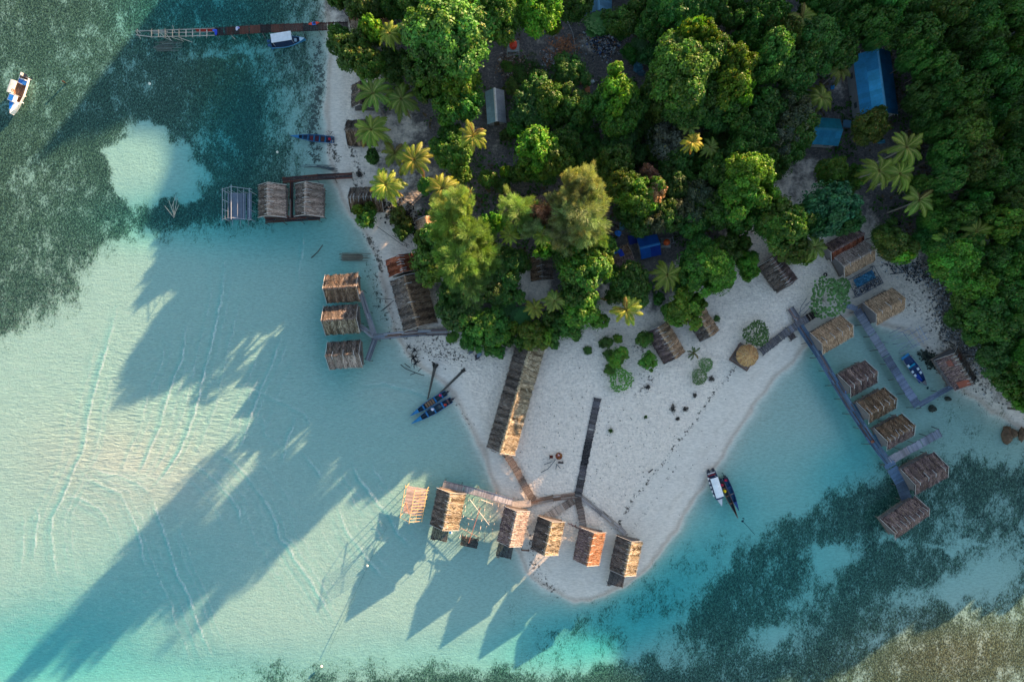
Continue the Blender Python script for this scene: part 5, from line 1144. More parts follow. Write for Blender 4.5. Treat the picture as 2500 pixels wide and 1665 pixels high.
pier('dark straight boardwalk crossing the open white sand', [(1459, 972), (1435, 1088), (1411, 1212)], 18, 1.15, DB, tones=[DB, (.05, .045, .05), (.09, .08, .085), (.03, .025, .025), (.13, .115, .115)], poke=.0, var=.45)
pier('brown plank walk going down from the boardwalk junction to the rust-orange hut', [(1410, 1214), (1418, 1250), (1425, 1290)], 17, 1.17, BR, tones=[(.16, .12, .10), (.28, .22, .19), (.36, .31, .28)], poke=.0, var=.4)
pier('brown plank walk curving from the long narrow house to the sand junction', [(1236, 1108), (1262, 1150), (1283, 1190), (1302, 1220)], 18, 1.15, BR, tones=[(.17, .13, .11), (.24, .19, .17), (.12, .09, .08), (.30, .26, .24)], poke=.1, var=.4)
pier('brown long-boarded walk going left from the boardwalk junction', [(1404, 1209), (1350, 1216), (1297, 1226)], 15, 1.13, BR, 'long', tones=[(.20, .12, .08), (.28, .19, .14), (.34, .28, .24), (.15, .10, .08)], poke=.1)
pier('pale short board section left of the brown long-boarded walk', [(1296, 1228), (1250, 1233)], 17, 1.15, (.50, .42, .36), 'long', tones=[(.50, .43, .38), (.42, .36, .32)], poke=.1, var=.15)
pier('pale brown diagonal plank walk to the golden banded hut', [(1400, 1222), (1322, 1270)], 19, 1.12, BR, tones=[(.40, .33, .28), (.30, .23, .19), (.46, .40, .35)], poke=.0, var=.4)
pier('curving long-boarded walk from the junction down to the rightmost spit hut', [(1416, 1210), (1470, 1253), (1512, 1288), (1526, 1302), (1520, 1316)], 12, 1.12, BR, 'long', tones=[(.24, .20, .17), (.34, .30, .27), (.30, .28, .28)], poke=.1)
pier('greyish plank jetty behind the golden fan-thatched hut', [(1252, 1226), (1165, 1201), (1083, 1182)], 16, 1.2, (.34, .31, .32), tones=[(.36, .33, .34), (.28, .26, .28), (.42, .39, .39)], rail=(.15, .16, .21), var=.25, poke=.3)
pier('dark cross-planked walk from the gazebo to the pale dotted bush', [(1858, 860), (1925, 808), (1992, 764)], 19, 1.15, DB, tones=[(.025, .02, .022), (.06, .035, .03), (.14, .13, .14), (.03, .02, .02)], poke=.1, var=.4)
pier('short loose-boarded stub above the T-shaped plank walk', [(1930, 753), (1945, 776), (1951, 790)], 17, 1.12, BR, 'long', tones=[(.2, .12, .1), (.24, .24, .27), (.12, .11, .12)], poke=.1)
pier('tiny dark plank stub below the T-shaped plank walk', [(1930, 816), (1938, 828)], 16, .9, DB, tones=[(.08, .06, .06)], poke=.1)
pier('long blue-grey walkway along the right-hand bay huts', [(1953, 797), (2000, 868), (2040, 936), (2082, 1005), (2130, 1078), (2170, 1130)], 17, 1.2, BL, 'long', tones=[(.10, .17, .27), (.14, .19, .26), (.09, .12, .17), (.13, .085, .08)], poke=.8, rail=(.10, .17, .25))
pier('wider blue-grey end of the bay walkway over the dark seagrass', [(2170, 1130), (2200, 1180), (2212, 1215)], 27, 1.21, BL, tones=[(.10, .16, .25), (.13, .18, .26)], var=.2, poke=.1)
pier('blue-grey cross-planked walk running right of the bay huts toward the moored blue boat', [(2092, 757), (2150, 848), (2195, 920), (2240, 990)], 20, 1.2, (.20, .23, .30), tones=[(.22, .25, .33), (.17, .20, .28), (.26, .28, .34), (.14, .17, .24)], var=.25, poke=.9)
pier('narrow blue-grey walk to the rust-patched hut', [(2244, 989), (2290, 962), (2338, 936)], 13, 1.2, (.16, .19, .26), 'long', tones=[(.15, .19, .27), (.19, .22, .28), (.11, .14, .2)], poke=.5)
pier('short side jetty of the bay walkway ending in stakes', [(2172, 1124), (2235, 1090), (2296, 1056)], 20, 1.2, (.26, .26, .31), tones=[(.26, .26, .31), (.21, .22, .27), (.30, .27, .29)], var=.25, poke=.4)
pier('short grey plank ramp at the head of the wide plank walk', [(2060, 742), (2092, 755)], 13, 1.1, (.20, .22, .27), tones=[(.2, .23, .3)], poke=.1)
for i, (x0, y0, x1, y1, l) in enumerate([(2046, 935, 2070, 920, 'dark brown hut with the sitting person'), (2092, 1000, 2112, 988, 'brown shaggy hut'), (2140, 1074, 2158, 1063, 'grey-brown hut above the side jetty'), (1985, 850, 2000, 842, 'tan-roofed hut at the bay edge'), (2116, 775, 2128, 768, 'brown-roofed hut below the tarp frame'), (2196, 1165, 2222, 1150, 'large greyish hut below the side jetty')]):
    pier('small blue-grey landing in front of the '+l, [(x0, y0), (x1, y1)], 30, 1.16, BL, tones=[(.06, .13, .22), (.05, .10, .17)], var=.15, poke=.0, name='plank_landing', cat='landing', group='hut landings', posts=5)

def jetty_frame():
    z = 1.3; o = W(330, 80, 0); t = thing('unfinished_jetty', 'bare pole frame continuing the long dark jetty over the seagrass', 'jetty frame', (o.x, o.y, 0)); r_ = random.Random(3); q = lambda x, y, zz=z: W(x, y, zz)-o
    pale = (.42, .37, .33)
    for a, b in [((524, 70), (330, 77)), ((524, 87), (370, 91)), ((372, 91), (332, 86)), ((524, 78), (368, 82)), ((410, 78), (366, 77))]:
        mb = MB(); mb.tube(q(*a), q(*b), .07, .06, jit(pale, .15, r_), 6); mb.build('rail', 'wood', t)
    for x in (370, 387, 403, 421, 437, 454, 470, 488, 505): mb = MB(); mb.tube(q(x, 73, z+.12), q(x, 91, z+.12), .075, .07, jit((.50, .38, .28) if x < 440 else pale, .15, r_), 6); mb.build('rung', 'wood', t)
    for x in (370, 403, 437, 470, 505):
        for y in (72, 91): mb = MB(); mb.tube(q(x+r_.uniform(-2, 2), y+(5 if y > 80 else -3), -1.5), q(x, y, z+.3), .07, .06, jit((.2, .17, .15), .2, r_), 5); mb.build('post', 'wood', t)
    mb = MB()
    for k in range(4): a = q(477+k, 74+k*1.6); b = q(522, 72+k*1.6); mb.box((a+b)/2+Vector((0, 0, .1)), ((b-a).length, .10, .04), (.22, .025, .02), .02)
    mb.build('plank_bundle', 'wood', t)
    for a, b in [((403, 80), (418, 100)), ((421, 63), (427, 80)), ((387, 78), (405, 93)), ((390, 88), (420, 100)), ((437, 92), (470, 104)), ((440, 92), (448, 103)), ((420, 92), (445, 100)), ((334, 79), (344, 97)), ((334, 72), (343, 82)), ((565, 88), (574, 97))]:
        mb = MB(); mb.tube(q(*a, .5), q(*b, .0), .05, .04, jit((.48, .42, .36), .2, r_), 5); mb.build('loose_pole', 'wood', t)
jetty_frame()
def pole_lot(label, name, cat, segs, z=.3, col=(.34, .32, .31), r0=.05, uprights=()):
    x0, y0 = segs[0][0]; o = W(x0, y0, 0); t = thing(name, label, cat, (o.x, o.y, 0)); r_ = random.Random(int(x0))
    for a, b in segs: mb = MB(); mb.tube(W(*a, z+r_.uniform(0, .15))-o, W(*b, z+r_.uniform(0, .15))-o, r0, r0*.8, jit(col, .3, r_), 5); mb.build('pole', 'wood', t)
    for x, y, h in uprights: mb = MB(); p = W(x, y, z)-o; mb.tube((p.x, p.y, -.8), (p.x+r_.uniform(-.2, .2), p.y, h), .06, .05, jit(col, .3, r_), 5); mb.build('stake', 'wood', t)
    return t
pole_lot('collapsed frame of grey poles in the shallows right of the wide plank walk', 'fallen_pole_frame', 'pole frame',
  [((2217, 819), (2257, 796)), ((2214, 838), (2262, 812)), ((2222, 848), (2270, 824)), ((2200, 865), (2240, 843)), ((2180, 822), (2225, 800)), ((2175, 832), (2215, 815)), ((2205, 812), (2232, 850)), ((2222, 806), (2246, 843)), ((2236, 800), (2256, 838)), ((2195, 855), (2222, 838)), ((2244, 795), (2264, 830)), ((2190, 845), (2212, 835)), ((2170, 815), (2200, 800))], .9, (.30, .32, .38), .06,
  [(x, y, 1.2) for x, y in ((2180, 822), (2200, 810), (2217, 819), (2190, 840), (2222, 848), (2205, 862), (2240, 843), (2165, 835), (2232, 812), (2250, 826), (2262, 812), (2196, 800))])
pole_lot('low pole fence square on dark soil under the double green palms', 'pole_fence', 'fence', [((2030, 457), (2113, 458)), ((2113, 458), (2116, 486)), ((2072, 458), (2074, 485)), ((2040, 484), (2116, 486)), ((2082, 494), (2098, 503)), ((2080, 502), (2100, 492)), ((2092, 488), (2098, 506))], .5, (.30, .33, .34), .05)
pole_lot('small rack of grey poles behind the orange tank beside the blue cabin', 'pole_rack', 'rack', [((1624, 585), (1646, 580)), ((1630, 597), (1650, 592)), ((1628, 578), (1632, 598)), ((1641, 577), (1646, 594))], 1.2, (.35, .38, .40), .05)
pole_lot('sunken sticks below the bare end of the long jetty', 'submerged_sticks', 'sticks', [((385+R.uniform(-12, 12), 102+k*2.6), (425+R.uniform(-8, 22), 101+k*2.6)) for k in range(10)], .04, (.13, .15, .14), .06)
pole_lot('fan of grey branches in the shallows above the beach boardwalk', 'branch_pile', 'branches', [((735+k*5+R.uniform(-6, 6), 408+R.uniform(-5, 3)), (800+k*4, 402+k*2.0+R.uniform(-4, 6))) for k in range(11)], .05, (.10, .13, .14), .05)
pole_lot('bundle of brown palm fronds lying at the waterline above the stilt huts', 'branch_pile', 'branches', [((826+R.uniform(0, 12), 618+k*1.7), (895+R.uniform(-12, 12), 620+k*1.5)) for k in range(12)], .06, (.16, .12, .09), .05)
pole_lot('white forked driftwood branches standing in dark seagrass', 'driftwood_branches', 'driftwood', [((402, 503), (424, 531)), ((424, 533), (423, 492)), ((424, 528), (433, 485)), ((425, 525), (437, 500)), ((423, 520), (412, 490)), ((426, 530), (431, 508)), ((420, 505), (428, 480))], .05, (.28, .30, .26), .06)
pole_lot('thin dark log lying in the shallows above the topmost stilt hut', 'driftwood_log', 'driftwood', [((760, 630), (776, 615)), ((776, 615), (788, 598))], .05, (.09, .08, .07), .10)
pole_lot('crossed dark sticks beside the left wall of the long grey hut', 'driftwood_sticks', 'driftwood', [((930, 760), (962, 733)), ((920, 728), (958, 731)), ((910, 748), (930, 748)), ((935, 757), (955, 742))], .4, (.07, .07, .075), .06)
pole_lot('long bent dark branch lying on the sand below the root tangle', 'driftwood_branch', 'driftwood', [((978, 890), (990, 900)), ((990, 900), (1012, 909)), ((1012, 909), (1036, 917)), ((988, 888), (1002, 898)), ((1002, 915), (1013, 911)), ((1021, 906), (1029, 899))], .35, (.05, .05, .055), .08)
pole_lot('dark twisted twigs on the sand between the golden banded and orange huts', 'driftwood_sticks', 'driftwood', [((1386, 1277), (1400, 1283)), ((1400, 1283), (1414, 1290)), ((1394, 1277), (1398, 1285)), ((1404, 1281), (1407, 1289))], 1.2, (.09, .06, .07), .09)
pole_lot('bare grey branches fallen beside the pale dotted bush', 'fallen_branches', 'branches', [((1966, 745), (1985, 732)), ((1950, 765), (1975, 740)), ((1952, 775), (1955, 750)), ((1960, 770), (1980, 748)), ((1955, 750), (1970, 728))], 1.2, (.16, .17, .19), .05)
pole_lot('dark straight log on the sand near the rocky right shore', 'driftwood_log', 'driftwood', [((2173, 670), (2210, 665)), ((2176, 655), (2184, 668)), ((2190, 652), (2200, 660))], 1.2, (.05, .06, .07), .09)
pole_lot('short brown driftwood log near the wrack line left of the canopied boats', 'driftwood_log', 'driftwood', [((1583, 1154), (1594, 1145))], 1.2, (.09, .08, .075), .13)
pole_lot('long dark sticks trailing across the wet sand above the red-ended hut', 'driftwood_sticks', 'driftwood', [((958, 575), (1000, 600)), ((985, 555), (1012, 588)), ((920, 553), (985, 600)), ((1000, 560), (1030, 610))], 1.1, (.06, .055, .05), .05)

def trunk_log(label, p0, p1, rroot):
    o = W(*p0, .4); e = W(*p1, .25)-o; t = thing('washed_up_trunk', label, 'driftwood', (o.x, o.y, o.z), 0, 'washed-up trunks with root flares'); r_ = random.Random(int(p0[0])); col = (.085, .08, .07); d = e.normalized()
    mb = MB(); mb.path([d*.0, d*.7, d*1.5, e*.45, e*.75, e], .30, .12, col, 7); mb.build('trunk', 'bark', t)
    mb = MB(); n = Vector((-d.y, d.x, 0))
    for k in range(13): a = r_.uniform(-1, 1); mb.tube(d*.75, -d*r_.uniform(.1, .35)+n*a*rroot+Vector((0, 0, r_.uniform(-.3, .55))), .20, .05, jit((.04, .038, .035), .3, r_), 5)
    mb.build('roots', 'bark', t)
trunk_log('dark trunk with trumpet-shaped roots standing nearly upright in the photo, left of its twin', (1063, 891), (1044, 975), .55)
trunk_log('slanting dark trunk with torn roots touching the blue longboat', (1133, 903), (1068, 966), .5)
def roots():
    o = W(1010, 872, .9); t = thing('root_tangle', 'black tangle of roots on the sand beside the long grey walk', 'roots', (o.x, o.y, .5)); r_ = random.Random(6); mb = MB()
    for c, n, s in (((0, 0), 26, 1.0), ((-.9, 1.7), 12, .7), ((.3, -1.0), 16, .9), ((.2, 1.2), 12, .8)):
        for _ in range(n):
            a = r_.uniform(0, 6.28); l = r_.uniform(.4, 1.3)*s; p = Vector((c[0], c[1], .3)); m = p+Vector((math.cos(a)*l*.5, math.sin(a)*l*.5, r_.uniform(0, .4))); mb.path([p, m, m+Vector((math.cos(a+.6)*l*.5, math.sin(a+.6)*l*.5, r_.uniform(-.3, .2)))], .08, .025, jit((.025, .028, .032), .3, r_), 5)
    mb.build('roots', 'bark', t)
roots()

# ------------------------------------------------------------------ boats
def hull_mesh(name, L, B, D, col, incol, bow=1.6, stern=.55, rake=.35, th=.06, t=None, shift=0.0, top=None, n=19):
    """open hull, bow at +X; outer skin, gunwale and inner skin in one closed shell"""
    mb = MB(); ring = []; U = [i/(n-1) for i in range(n)]
    def half(u): b = (stern+(1-stern)*min(1, u/.38)**.8) if u < .38 else (1-max(0, (u-.38)/.62)**bow); return max(b, .015)*B/2
    for u in U:
        h = half(u); x = -L/2+L*u; sheer = D*(1+rake*max(0, (u-.45)/.55)**2+.08*(1-u)); kz = .25*D*max(0, (u-.75)/.25)**2; hi = max(h-th, .004)
        ring.append([(x, -h, sheer), (x, -h*.9, sheer*.55), (x, -h*.55, .08*D+kz), (x, 0, kz), (x, h*.55, .08*D+kz), (x, h*.9, sheer*.55), (x, h, sheer),
                     (x, hi, sheer), (x, hi*.86, sheer*.5), (x, hi*.5, .2*D+kz), (x, -hi*.5, .2*D+kz), (x, -hi*.86, sheer*.5), (x, -hi, sheer)])
    k = 13
    for i in range(n-1):
        for j in range(k):
            c = col if j < 6 else (top or col) if j in (6, 12) else incol
            a, b = ring[i], ring[i+1]; mb.add([a[j], b[j], b[(j+1) % k], a[(j+1) % k]], [(0, 1, 2, 3)], jit(c, .06))
    mb.add(ring[0][:7], [tuple(range(7))], col); r0 = ring[0]; mb.add([r0[12], r0[11], r0[10], r0[9], r0[8], r0[7]], [tuple(range(6))], incol)
    x0 = -L/2+.03; mb.add([(x0+.05, *r0[j][1:]) for j in (7, 8, 9, 10, 11, 12)], [tuple(range(6))], incol)
    mb.box((-L/2+.03, 0, D*.62), (.06, 2*half(0)*.94, D*.85), col)
    mb.v = [(p[0], p[1]+shift, p[2]) for p in mb.v]
    return mb.build(name, 'paint', t), half
def boat(label, bow_px, stern_px, B, D, col, incol, z=-.12, kind='longboat', **kw):
    a = W(*stern_px, z+D); b = W(*bow_px, z+D); d = b-a; L = d.length; c = (a+b)/2; t = thing(kind, label, 'boat', (c.x, c.y, z), math.atan2(d.y, d.x), 'boats'); h, half = hull_mesh('hull', L, B*S, D, col, incol, t=t, **kw)
    t['_'] = 0; del t['_']; return t, L, B*S, half
def thwart(t, L, half, u, D, col, w=.28, z=.82, inset=.08):
    mb = MB(); h = half(u)-inset; mb.box((-L/2+L*u, 0, D*z), (w, 2*h, .05), col); mb.build('thwart', 'wood', t)
def outboard(t, L, D, y=0.0, col=(.02, .025, .035), x=None, long=0.0):
    x = -L/2 if x is None else x; mb = MB(); mb.box((x-.22, y, D+.32), (.52, .34, .36), col); mb.box((x-.20, y, D+.53), (.40, .26, .08), jit(col)); mb.box((x-.15, y, D*.2), (.16, .12, D*1.3), col); mb.box((x-.22, y, -.35), (.45, .08, .2), col)
    if long: mb.tube((x-.3, y, D+.2), (x-.3-long, y, -.15), .06, .04, (.04, .045, .05), 6)
    mb.tube((x+.05, y, D+.35), (x+.65, y+.1, D+.45), .03, .03, (.03, .03, .03), 5)
    mb.build('outboard_motor', 'paint', t)
def foredeck(t, L, half, u0, D, col, rake=.35):
    mb = MB(); n = 8; vs = []
    for i in range(n): u = u0+(.985-u0)*i/(n-1); s = D*(1+rake*max(0, (u-.45)/.55)**2)+.02; h = half(u)-.02; x = -L/2+L*u; vs += [(x, -h, s), (x, 0, s+.05*min(1, h*2)), (x, h, s)]
    fs = [f for i in range(n-1) for f in ((3*i, 3*i+3, 3*i+4, 3*i+1), (3*i+1, 3*i+4, 3*i+5, 3*i+2))]; mb.add(vs, fs, col); mb.build('foredeck', 'paint', t)
BLUE = (.02, .085, .19); NAVY = (.008, .03, .11)
# the two blue longboats at the spit
def item(name, label, cat, x, y, z, fn, mat='paint', group=None, rz=0.0):
    c = W(x, y, z); t_ = MB(); fn(t_); o = t_.build(name, mat); o.location = (c.x, c.y, z); o.rotation_euler = (0, 0, rz); return tag(o, label, cat, group)
def can(col): return lambda m: (m.box((0, 0, 0), (.42, .32, .34), col), m.box((0, 0, .19), (.14, .22, .05), tuple(k*.7 for k in col)), m.tube((.12, 0, .17), (.12, 0, .25), .05, .05, (.02, .02, .02), 6))
t, L, B, half = boat('upper of the two blue longboats touching the washed-up trunks, with brown boards inside', (1000, 1016), (1089, 959), 17, .5, BLUE, (.02, .03, .05), bow=1.9, stern=.75, top=(.02, .15, .36))
foredeck(t, L, half, .76, .5, (.015, .15, .34)); outboard(t, L, .5, 0, long=.6)
for u in (.12, .3, .62): thwart(t, L, half, u, .5, (.02, .13, .30))
for u in (.36, .42, .48, .54): thwart(t, L, half, u, .5, (.22, .13, .08), .3, .7)
t, L, B, half = boat('lower of the two blue longboats touching the washed-up trunks, long pointed bow', (1003, 1035), (1102, 976), 19, .5, BLUE, (.015, .02, .04), bow=1.7, stern=.75, top=(.02, .12, .30))
foredeck(t, L, half, .74, .5, (.015, .17, .36)); outboard(t, L, .5, 0, long=.6, col=(.05, .03, .04))
for u, c in ((.08, (.16, .09, .09)), (.22, (.03, .17, .36)), (.42, (.03, .17, .36)), (.60, (.03, .15, .34))): thwart(t, L, half, u, .5, c)
item('fuel_can', 'pink-red fuel can in the upper blue longboat beside the washed-up trunks', 'can', 1075, 965, .55, can((.75, .02, .12)), group='fuel cans in the boats')
item('fuel_can', 'red and orange fuel can in the lower blue longboat beside the washed-up trunks', 'can', 1087, 988, .55, can((.70, .05, .03)), group='fuel cans in the boats')
item('white_sack', 'white sack in the middle of the lower blue longboat', 'sack', 1056, 999, .5, lambda m: m.blob((0, 0, 0), (.3, .25, .18), (.6, .62, .75)), 'cloth')
# blue canoe at the left beach
t, L, B, half = boat('blue canoe with open compartments drawn up on the left beach', (709, 332), (815, 342), 19, .55, (.015, .10, .25), (.03, .05, .10), bow=1.6, stern=.8, top=(.04, .17, .34))
foredeck(t, L, half, .80, .55, (.02, .15, .32))
for u in (.06, .2, .33, .46, .60, .72): thwart(t, L, half, u, .55, (.03, .15, .30), .16)
for u, c in ((.13, (.05, .03, .05)), (.27, (.12, .05, .04)), (.40, (.10, .03, .05)), (.53, (.16, .04, .05))): thwart(t, L, half, u, .55, c, .5, .35, .18)
item('fuel_can', 'red can at the stern of the beached blue canoe', 'can', 805, 340, .6, can((.55, .02, .05)), group='fuel cans in the boats')
# pair beside the canopied boat on the bay
t, L, B, half = boat('slim navy-blue longboat, outermost of the three boats at the spit edge', (1804, 1247), (1770, 1166), 15, .5, NAVY, (.01, .04, .12), bow=1.5, stern=.8, top=(.03, .06, .13))
outboard(t, L, .5, 0, long=.5); foredeck(t, L, half, .72, .5, (.01, .04, .16)); thwart(t, L, half, .3, .5, (.02, .06, .16)); thwart(t, L, half, .5, .5, (.25, .2, .18), .1)
t, L, B, half = boat('slim brown wooden canoe squeezed between the canopied boat and the navy longboat', (1802, 1266), (1761, 1174), 13, .5, (.09, .045, .03), (.05, .03, .025), bow=1.6, stern=.7, top=(.17, .10, .07))
outboard(t, L, .5, 0, (.02, .03, .06), long=.4)
for u in (.2, .4, .6): thwart(t, L, half, u, .5, (.18, .09, .06), .16)
item('fuel_can', 'crimson fuel can in the navy longboat', 'can', 1772, 1172, .55, can((.75, .01, .07)), group='fuel cans in the boats')
item('fuel_can', 'crimson fuel can in the brown wooden canoe', 'can', 1763, 1184, .55, can((.70, .01, .06)), group='fuel cans in the boats')
item('yellow_sack', 'bright yellow sack in the brown wooden canoe', 'sack', 1770, 1199, .55, lambda m: m.blob((0, 0, 0), (.27, .32, .2), (.80, .52, .0)), 'cloth')
# canopied white boat on the bay
t, L, B, half = boat('white-canopied speedboat resting at the spit edge, two motors toward the sand', (1762, 1235), (1735, 1150), 27, .8, (.55, .58, .60), (.02, .04, .10), bow=1.8, stern=.8, kind='canopied_boat', top=(.02, .05, .13))
foredeck(t, L, half, .80, .8, (.55, .57, .60)); outboard(t, L, .8, .4); outboard(t, L, .8, -.4)
def canopy(t, x0, x1, w, z, col, y=0.0, stripe=None, arch=.14):
    mb = MB(); n = 5; m = 5; vs = [(x0+(x1-x0)*i/n, y+(j/m-.5)*w, z+arch*(1-(2*j/m-1)**2)) for i in range(n+1) for j in range(m+1)]; k = len(vs); vs += [(a, b, c-.05) for a, b, c in vs]
    for i in range(n):
        for j in range(m): a = i*(m+1)+j; q = [a, a+m+1, a+m+2, a+1]; mb.add([vs[p] for p in q]+[vs[p+k] for p in q], [(0, 1, 2, 3), (7, 6, 5, 4), (0, 4, 5, 1), (2, 6, 7, 3), (1, 5, 6, 2), (0, 3, 7, 4)], jit(col, .04))
    mb.build('canopy', 'paint', t)
    for sx in (x0+.1, x1-.1):
        for s in (-1, 1): mb = MB(); mb.tube((sx, y+s*(w/2-.08), .5), (sx, y+s*(w/2-.08), z), .03, .03, (.6, .6, .6), 5); mb.build('canopy_post', 'paint', t)
canopy(t, -L/2+.9, L/2-1.9, B*.70, 2.1, (.78, .79, .80), -.08)
mb = MB(); mb.box((L/2-1.7, 0, 1.0), (.6, B*.7, .35), (.015, .04, .12)); mb.build('windscreen', 'paint', t)
mb = MB(); mb.box((-L/2+.35, 0, .78), (.22, B*.72, .08), (.6, .55, .55)); mb.box((-L/2+.7, 0, .74), (.2, B*.74, .08), (.22, .02, .03)); mb.build('stern_bench', 'paint', t)
for q in range(5): mb = MB(); mb.box((-L/2+1.1+q*.75, -B*.42, .86), (.36, .2, .12), (.75, .76, .76)); mb.build('seat', 'paint', t)
# canopied boat at the jetty
t, L, B, half = boat('blue boat with a flat white canopy moored under the long dark jetty', (745, 95), (662, 108), 27, .8, (.04, .22, .42), (.02, .05, .11), bow=2.0, stern=.8, kind='canopied_boat', top=(.14, .36, .58))
foredeck(t, L, half, .84, .8, (.40, .55, .66)); outboard(t, L, .8, .35, (.02, .08, .2)); outboard(t, L, .8, -.35, (.02, .08, .2))
canopy(t, -L/2+.5, L/2-1.9, B*.80, 2.2, (.62, .66, .70), .25, arch=.05)
mb = MB(); mb.box((L/2-1.65, 0, .8), (.4, .5, .3), (.3, .42, .52)); mb.build('seat', 'paint', t)
# white motor boat far left
t, L, B, half = boat('white motorboat with blue foredeck cushions anchored over the upper left seagrass', (27, 279), (60, 188), 27, .95, (.80, .80, .78), (.30, .16, .09), bow=2.2, stern=.8, kind='motorboat', top=(.82, .82, .80))
outboard(t, L, .95, .3, (.02, .03, .05)); outboard(t, L, .95, -.3, (.6, .6, .6)); foredeck(t, L, half, .66, .95, (.78, .79, .80))
canopy(t, -L/2+1.3, L/2-3.2, B*.62, 2.3, (.72, .68, .58), B*-.20)
mb = MB(); mb.box((L/2-2.6, -.18*B, 1.35), (1.2, B*.55, .75), (.78, .79, .80)); mb.box((L/2-2.6, -.18*B, 1.75), (.95, B*.40, .06), (.02, .20, .62)); mb.build('cabin', 'paint', t)
mb = MB(); mb.add([(L/2-1.9, -.36*B, 1.36), (L/2-1.9, .05*B, 1.36), (L/2-.75, .05*B, 1.44), (L/2-.65, -.12*B, 1.44)], [(0, 1, 2, 3)], (.02, .20, .60)); mb.build('deck_cushion', 'cloth', t)
mb = MB(); mb.box((-L/2+.9, 0, .98), (.9, B*.72, .08), (.02, .15, .48)); mb.box((-L/2+.5, 0, 1.04), (.2, B*.7, .08), (.7, .72, .74)); mb.build('stern_bench', 'paint', t)
for q in (-.3, .9): mb = MB(); mb.tube((q, B*.5-.02, .9), (q, B*.5+.35, .8), .07, .07, (.8, .8, .76), 6); mb.build('fender', 'paint', t)
item('life_ring', 'red life ring on the cream canopy of the white motorboat', 'life ring', 31, 221, 2.5, lambda m: [m.tube((.2*math.cos(a*.785), .2*math.sin(a*.785), 0), (.2*math.cos((a+1)*.785), .2*math.sin((a+1)*.785), 0), .07, .07, (.75, .12, .05), 6) for a in range(8)])
# blue boat in the lagoon with white boxes
t, L, B, half = boat('open blue boat with four white seats moored by the collapsed poles', (2262, 941), (2213, 873), 26, .65, (.10, .16, .24), (.008, .04, .13), bow=2.1, stern=.85, kind='open_boat', top=(.30, .30, .30))
foredeck(t, L, half, .84, .65, (.13, .13, .13)); mb = MB(); mb.box((-L/2-.18, 0, .5), (.5, B*.82, .12), (.02, .20, .42)); mb.build('stern_platform', 'paint', t)
for u, s in ((.24, -1), (.45, -1), (.58, -1), (.47, 1), (.60, 1)): mb = MB(); mb.box((-L/2+L*u, s*B*.29, .55), (.42, .36, .12), (.62, .70, .74)); mb.build('seat', 'paint', t)
thwart(t, L, half, .30, .65, (.02, .30, .48), .3, .7, .2); mb = MB(); mb.box((L*.22, -.2, .3), (1.5, B*.42, .06), (.01, .05, .30)); mb.build('floor_mat', 'cloth', t)
# kayaks
def kayak(label, bowp, sternp, B, col, z, mid=None):
    a = W(*sternp, z); b = W(*bowp, z); d = b-a; L = d.length; c = (a+b)/2; t = thing('kayak', label, 'kayak', (c.x, c.y, z), math.atan2(d.y, d.x)); mb = MB(); n = 13; k = 8
    vs = []
    for i in range(n):
        u = i/(n-1); h = B*S/2*max(.04, math.sin(math.pi*u)**.6)
        for j in range(k): q = 2*math.pi*j/k; vs.append((-L/2+L*u, h*math.cos(q), .17*math.sin(q)*max(.3, math.sin(math.pi*u)**.5)+.06*(2*u-1)**2))
    for i in range(n-1):
        cc = mid if mid and 3 < i < 8 else col
        for j in range(k): mb.add([vs[i*k+j], vs[i*k+(j+1) % k], vs[(i+1)*k+(j+1) % k], vs[(i+1)*k+j]], [(0, 1, 2, 3)], cc)
    mb.build('hull', 'paint', t); mb = MB(); mb.box((-.05*L, 0, .15), (L*.2, B*S*.5, .06), (.02, .03, .06)); mb.build('cockpit', 'paint', t)
kayak('red kayak leaning under the trees right of the two-tone blue cabin', (1690, 562), (1702, 590), 8, (.40, .035, .015), 1.3)
kayak('red and blue kayak lying on the long dark jetty', (753, 60), (780, 56), 8, (.75, .06, .02), 1.45, (.02, .12, .55))

# ------------------------------------------------------------------ tanks, person, small things
def tank(label, x, y, h, col, s=1.0, frame=True, ang=0.0):
    c = W(x, y, h+.8); g0 = zg(c.x, c.y); t = thing('water_tank_tower', label, 'water tank', (c.x, c.y, g0), ang); h -= g0; r_ = random.Random(int(x)); w = .95*s; pc = (.28, .31, .30)
    mb = MB(); mb.path([(0, 0, h), (0, 0, h+.12), (0, 0, h+1.0*s)], .62*s, .62*s, col, 14); mb.path([(0, 0, h+1.0*s), (0, 0, h+1.25*s)], .62*s, .25*s, col, 14); mb.tube((0, 0, h+1.24*s), (0, 0, h+1.34*s), .2*s, .2*s, tuple(k*.8 for k in col), 10)
    for q in range(3): mb.tube((0, 0, h+.25*s+q*.28*s), (0, 0, h+.31*s+q*.28*s), .65*s, .65*s, tuple(k*.9 for k in col), 14)
    mb.build('tank', 'paint', t)
    mb = MB(); planks(mb, -w, w, -w, w, h-.04, pc, 'x', .3, .05, .05, r_); mb.build('platform', 'wood', t)
    for sx in (-1, 1):
        for sy in (-1, 1): mb = MB(); mb.tube((sx*w*1.1, sy*w*1.1, -.3), (sx*w*.95, sy*w*.95, h), .07, .06, pc, 5); mb.build('leg', 'wood', t)
    for k in range(4):
        a, b = [((-1, -1), (1, -1)), ((1, -1), (1, 1)), ((1, 1), (-1, 1)), ((-1, 1), (-1, -1))][k]; mb = MB(); mb.tube((a[0]*w*1.05, a[1]*w*1.05, h*.15), (b[0]*w*.98, b[1]*w*.98, h*.85), .04, .04, pc, 5); mb.tube((a[0]*w*1.05, a[1]*w*1.05, h*.5), (b[0]*w*1.05, b[1]*w*1.05, h*.5), .04, .04, pc, 5); mb.build('brace', 'wood', t)
tank('orange-red water tank on a wooden tower at the upper part of the village', 1253, 108, 3.4, (.75, .06, .02))
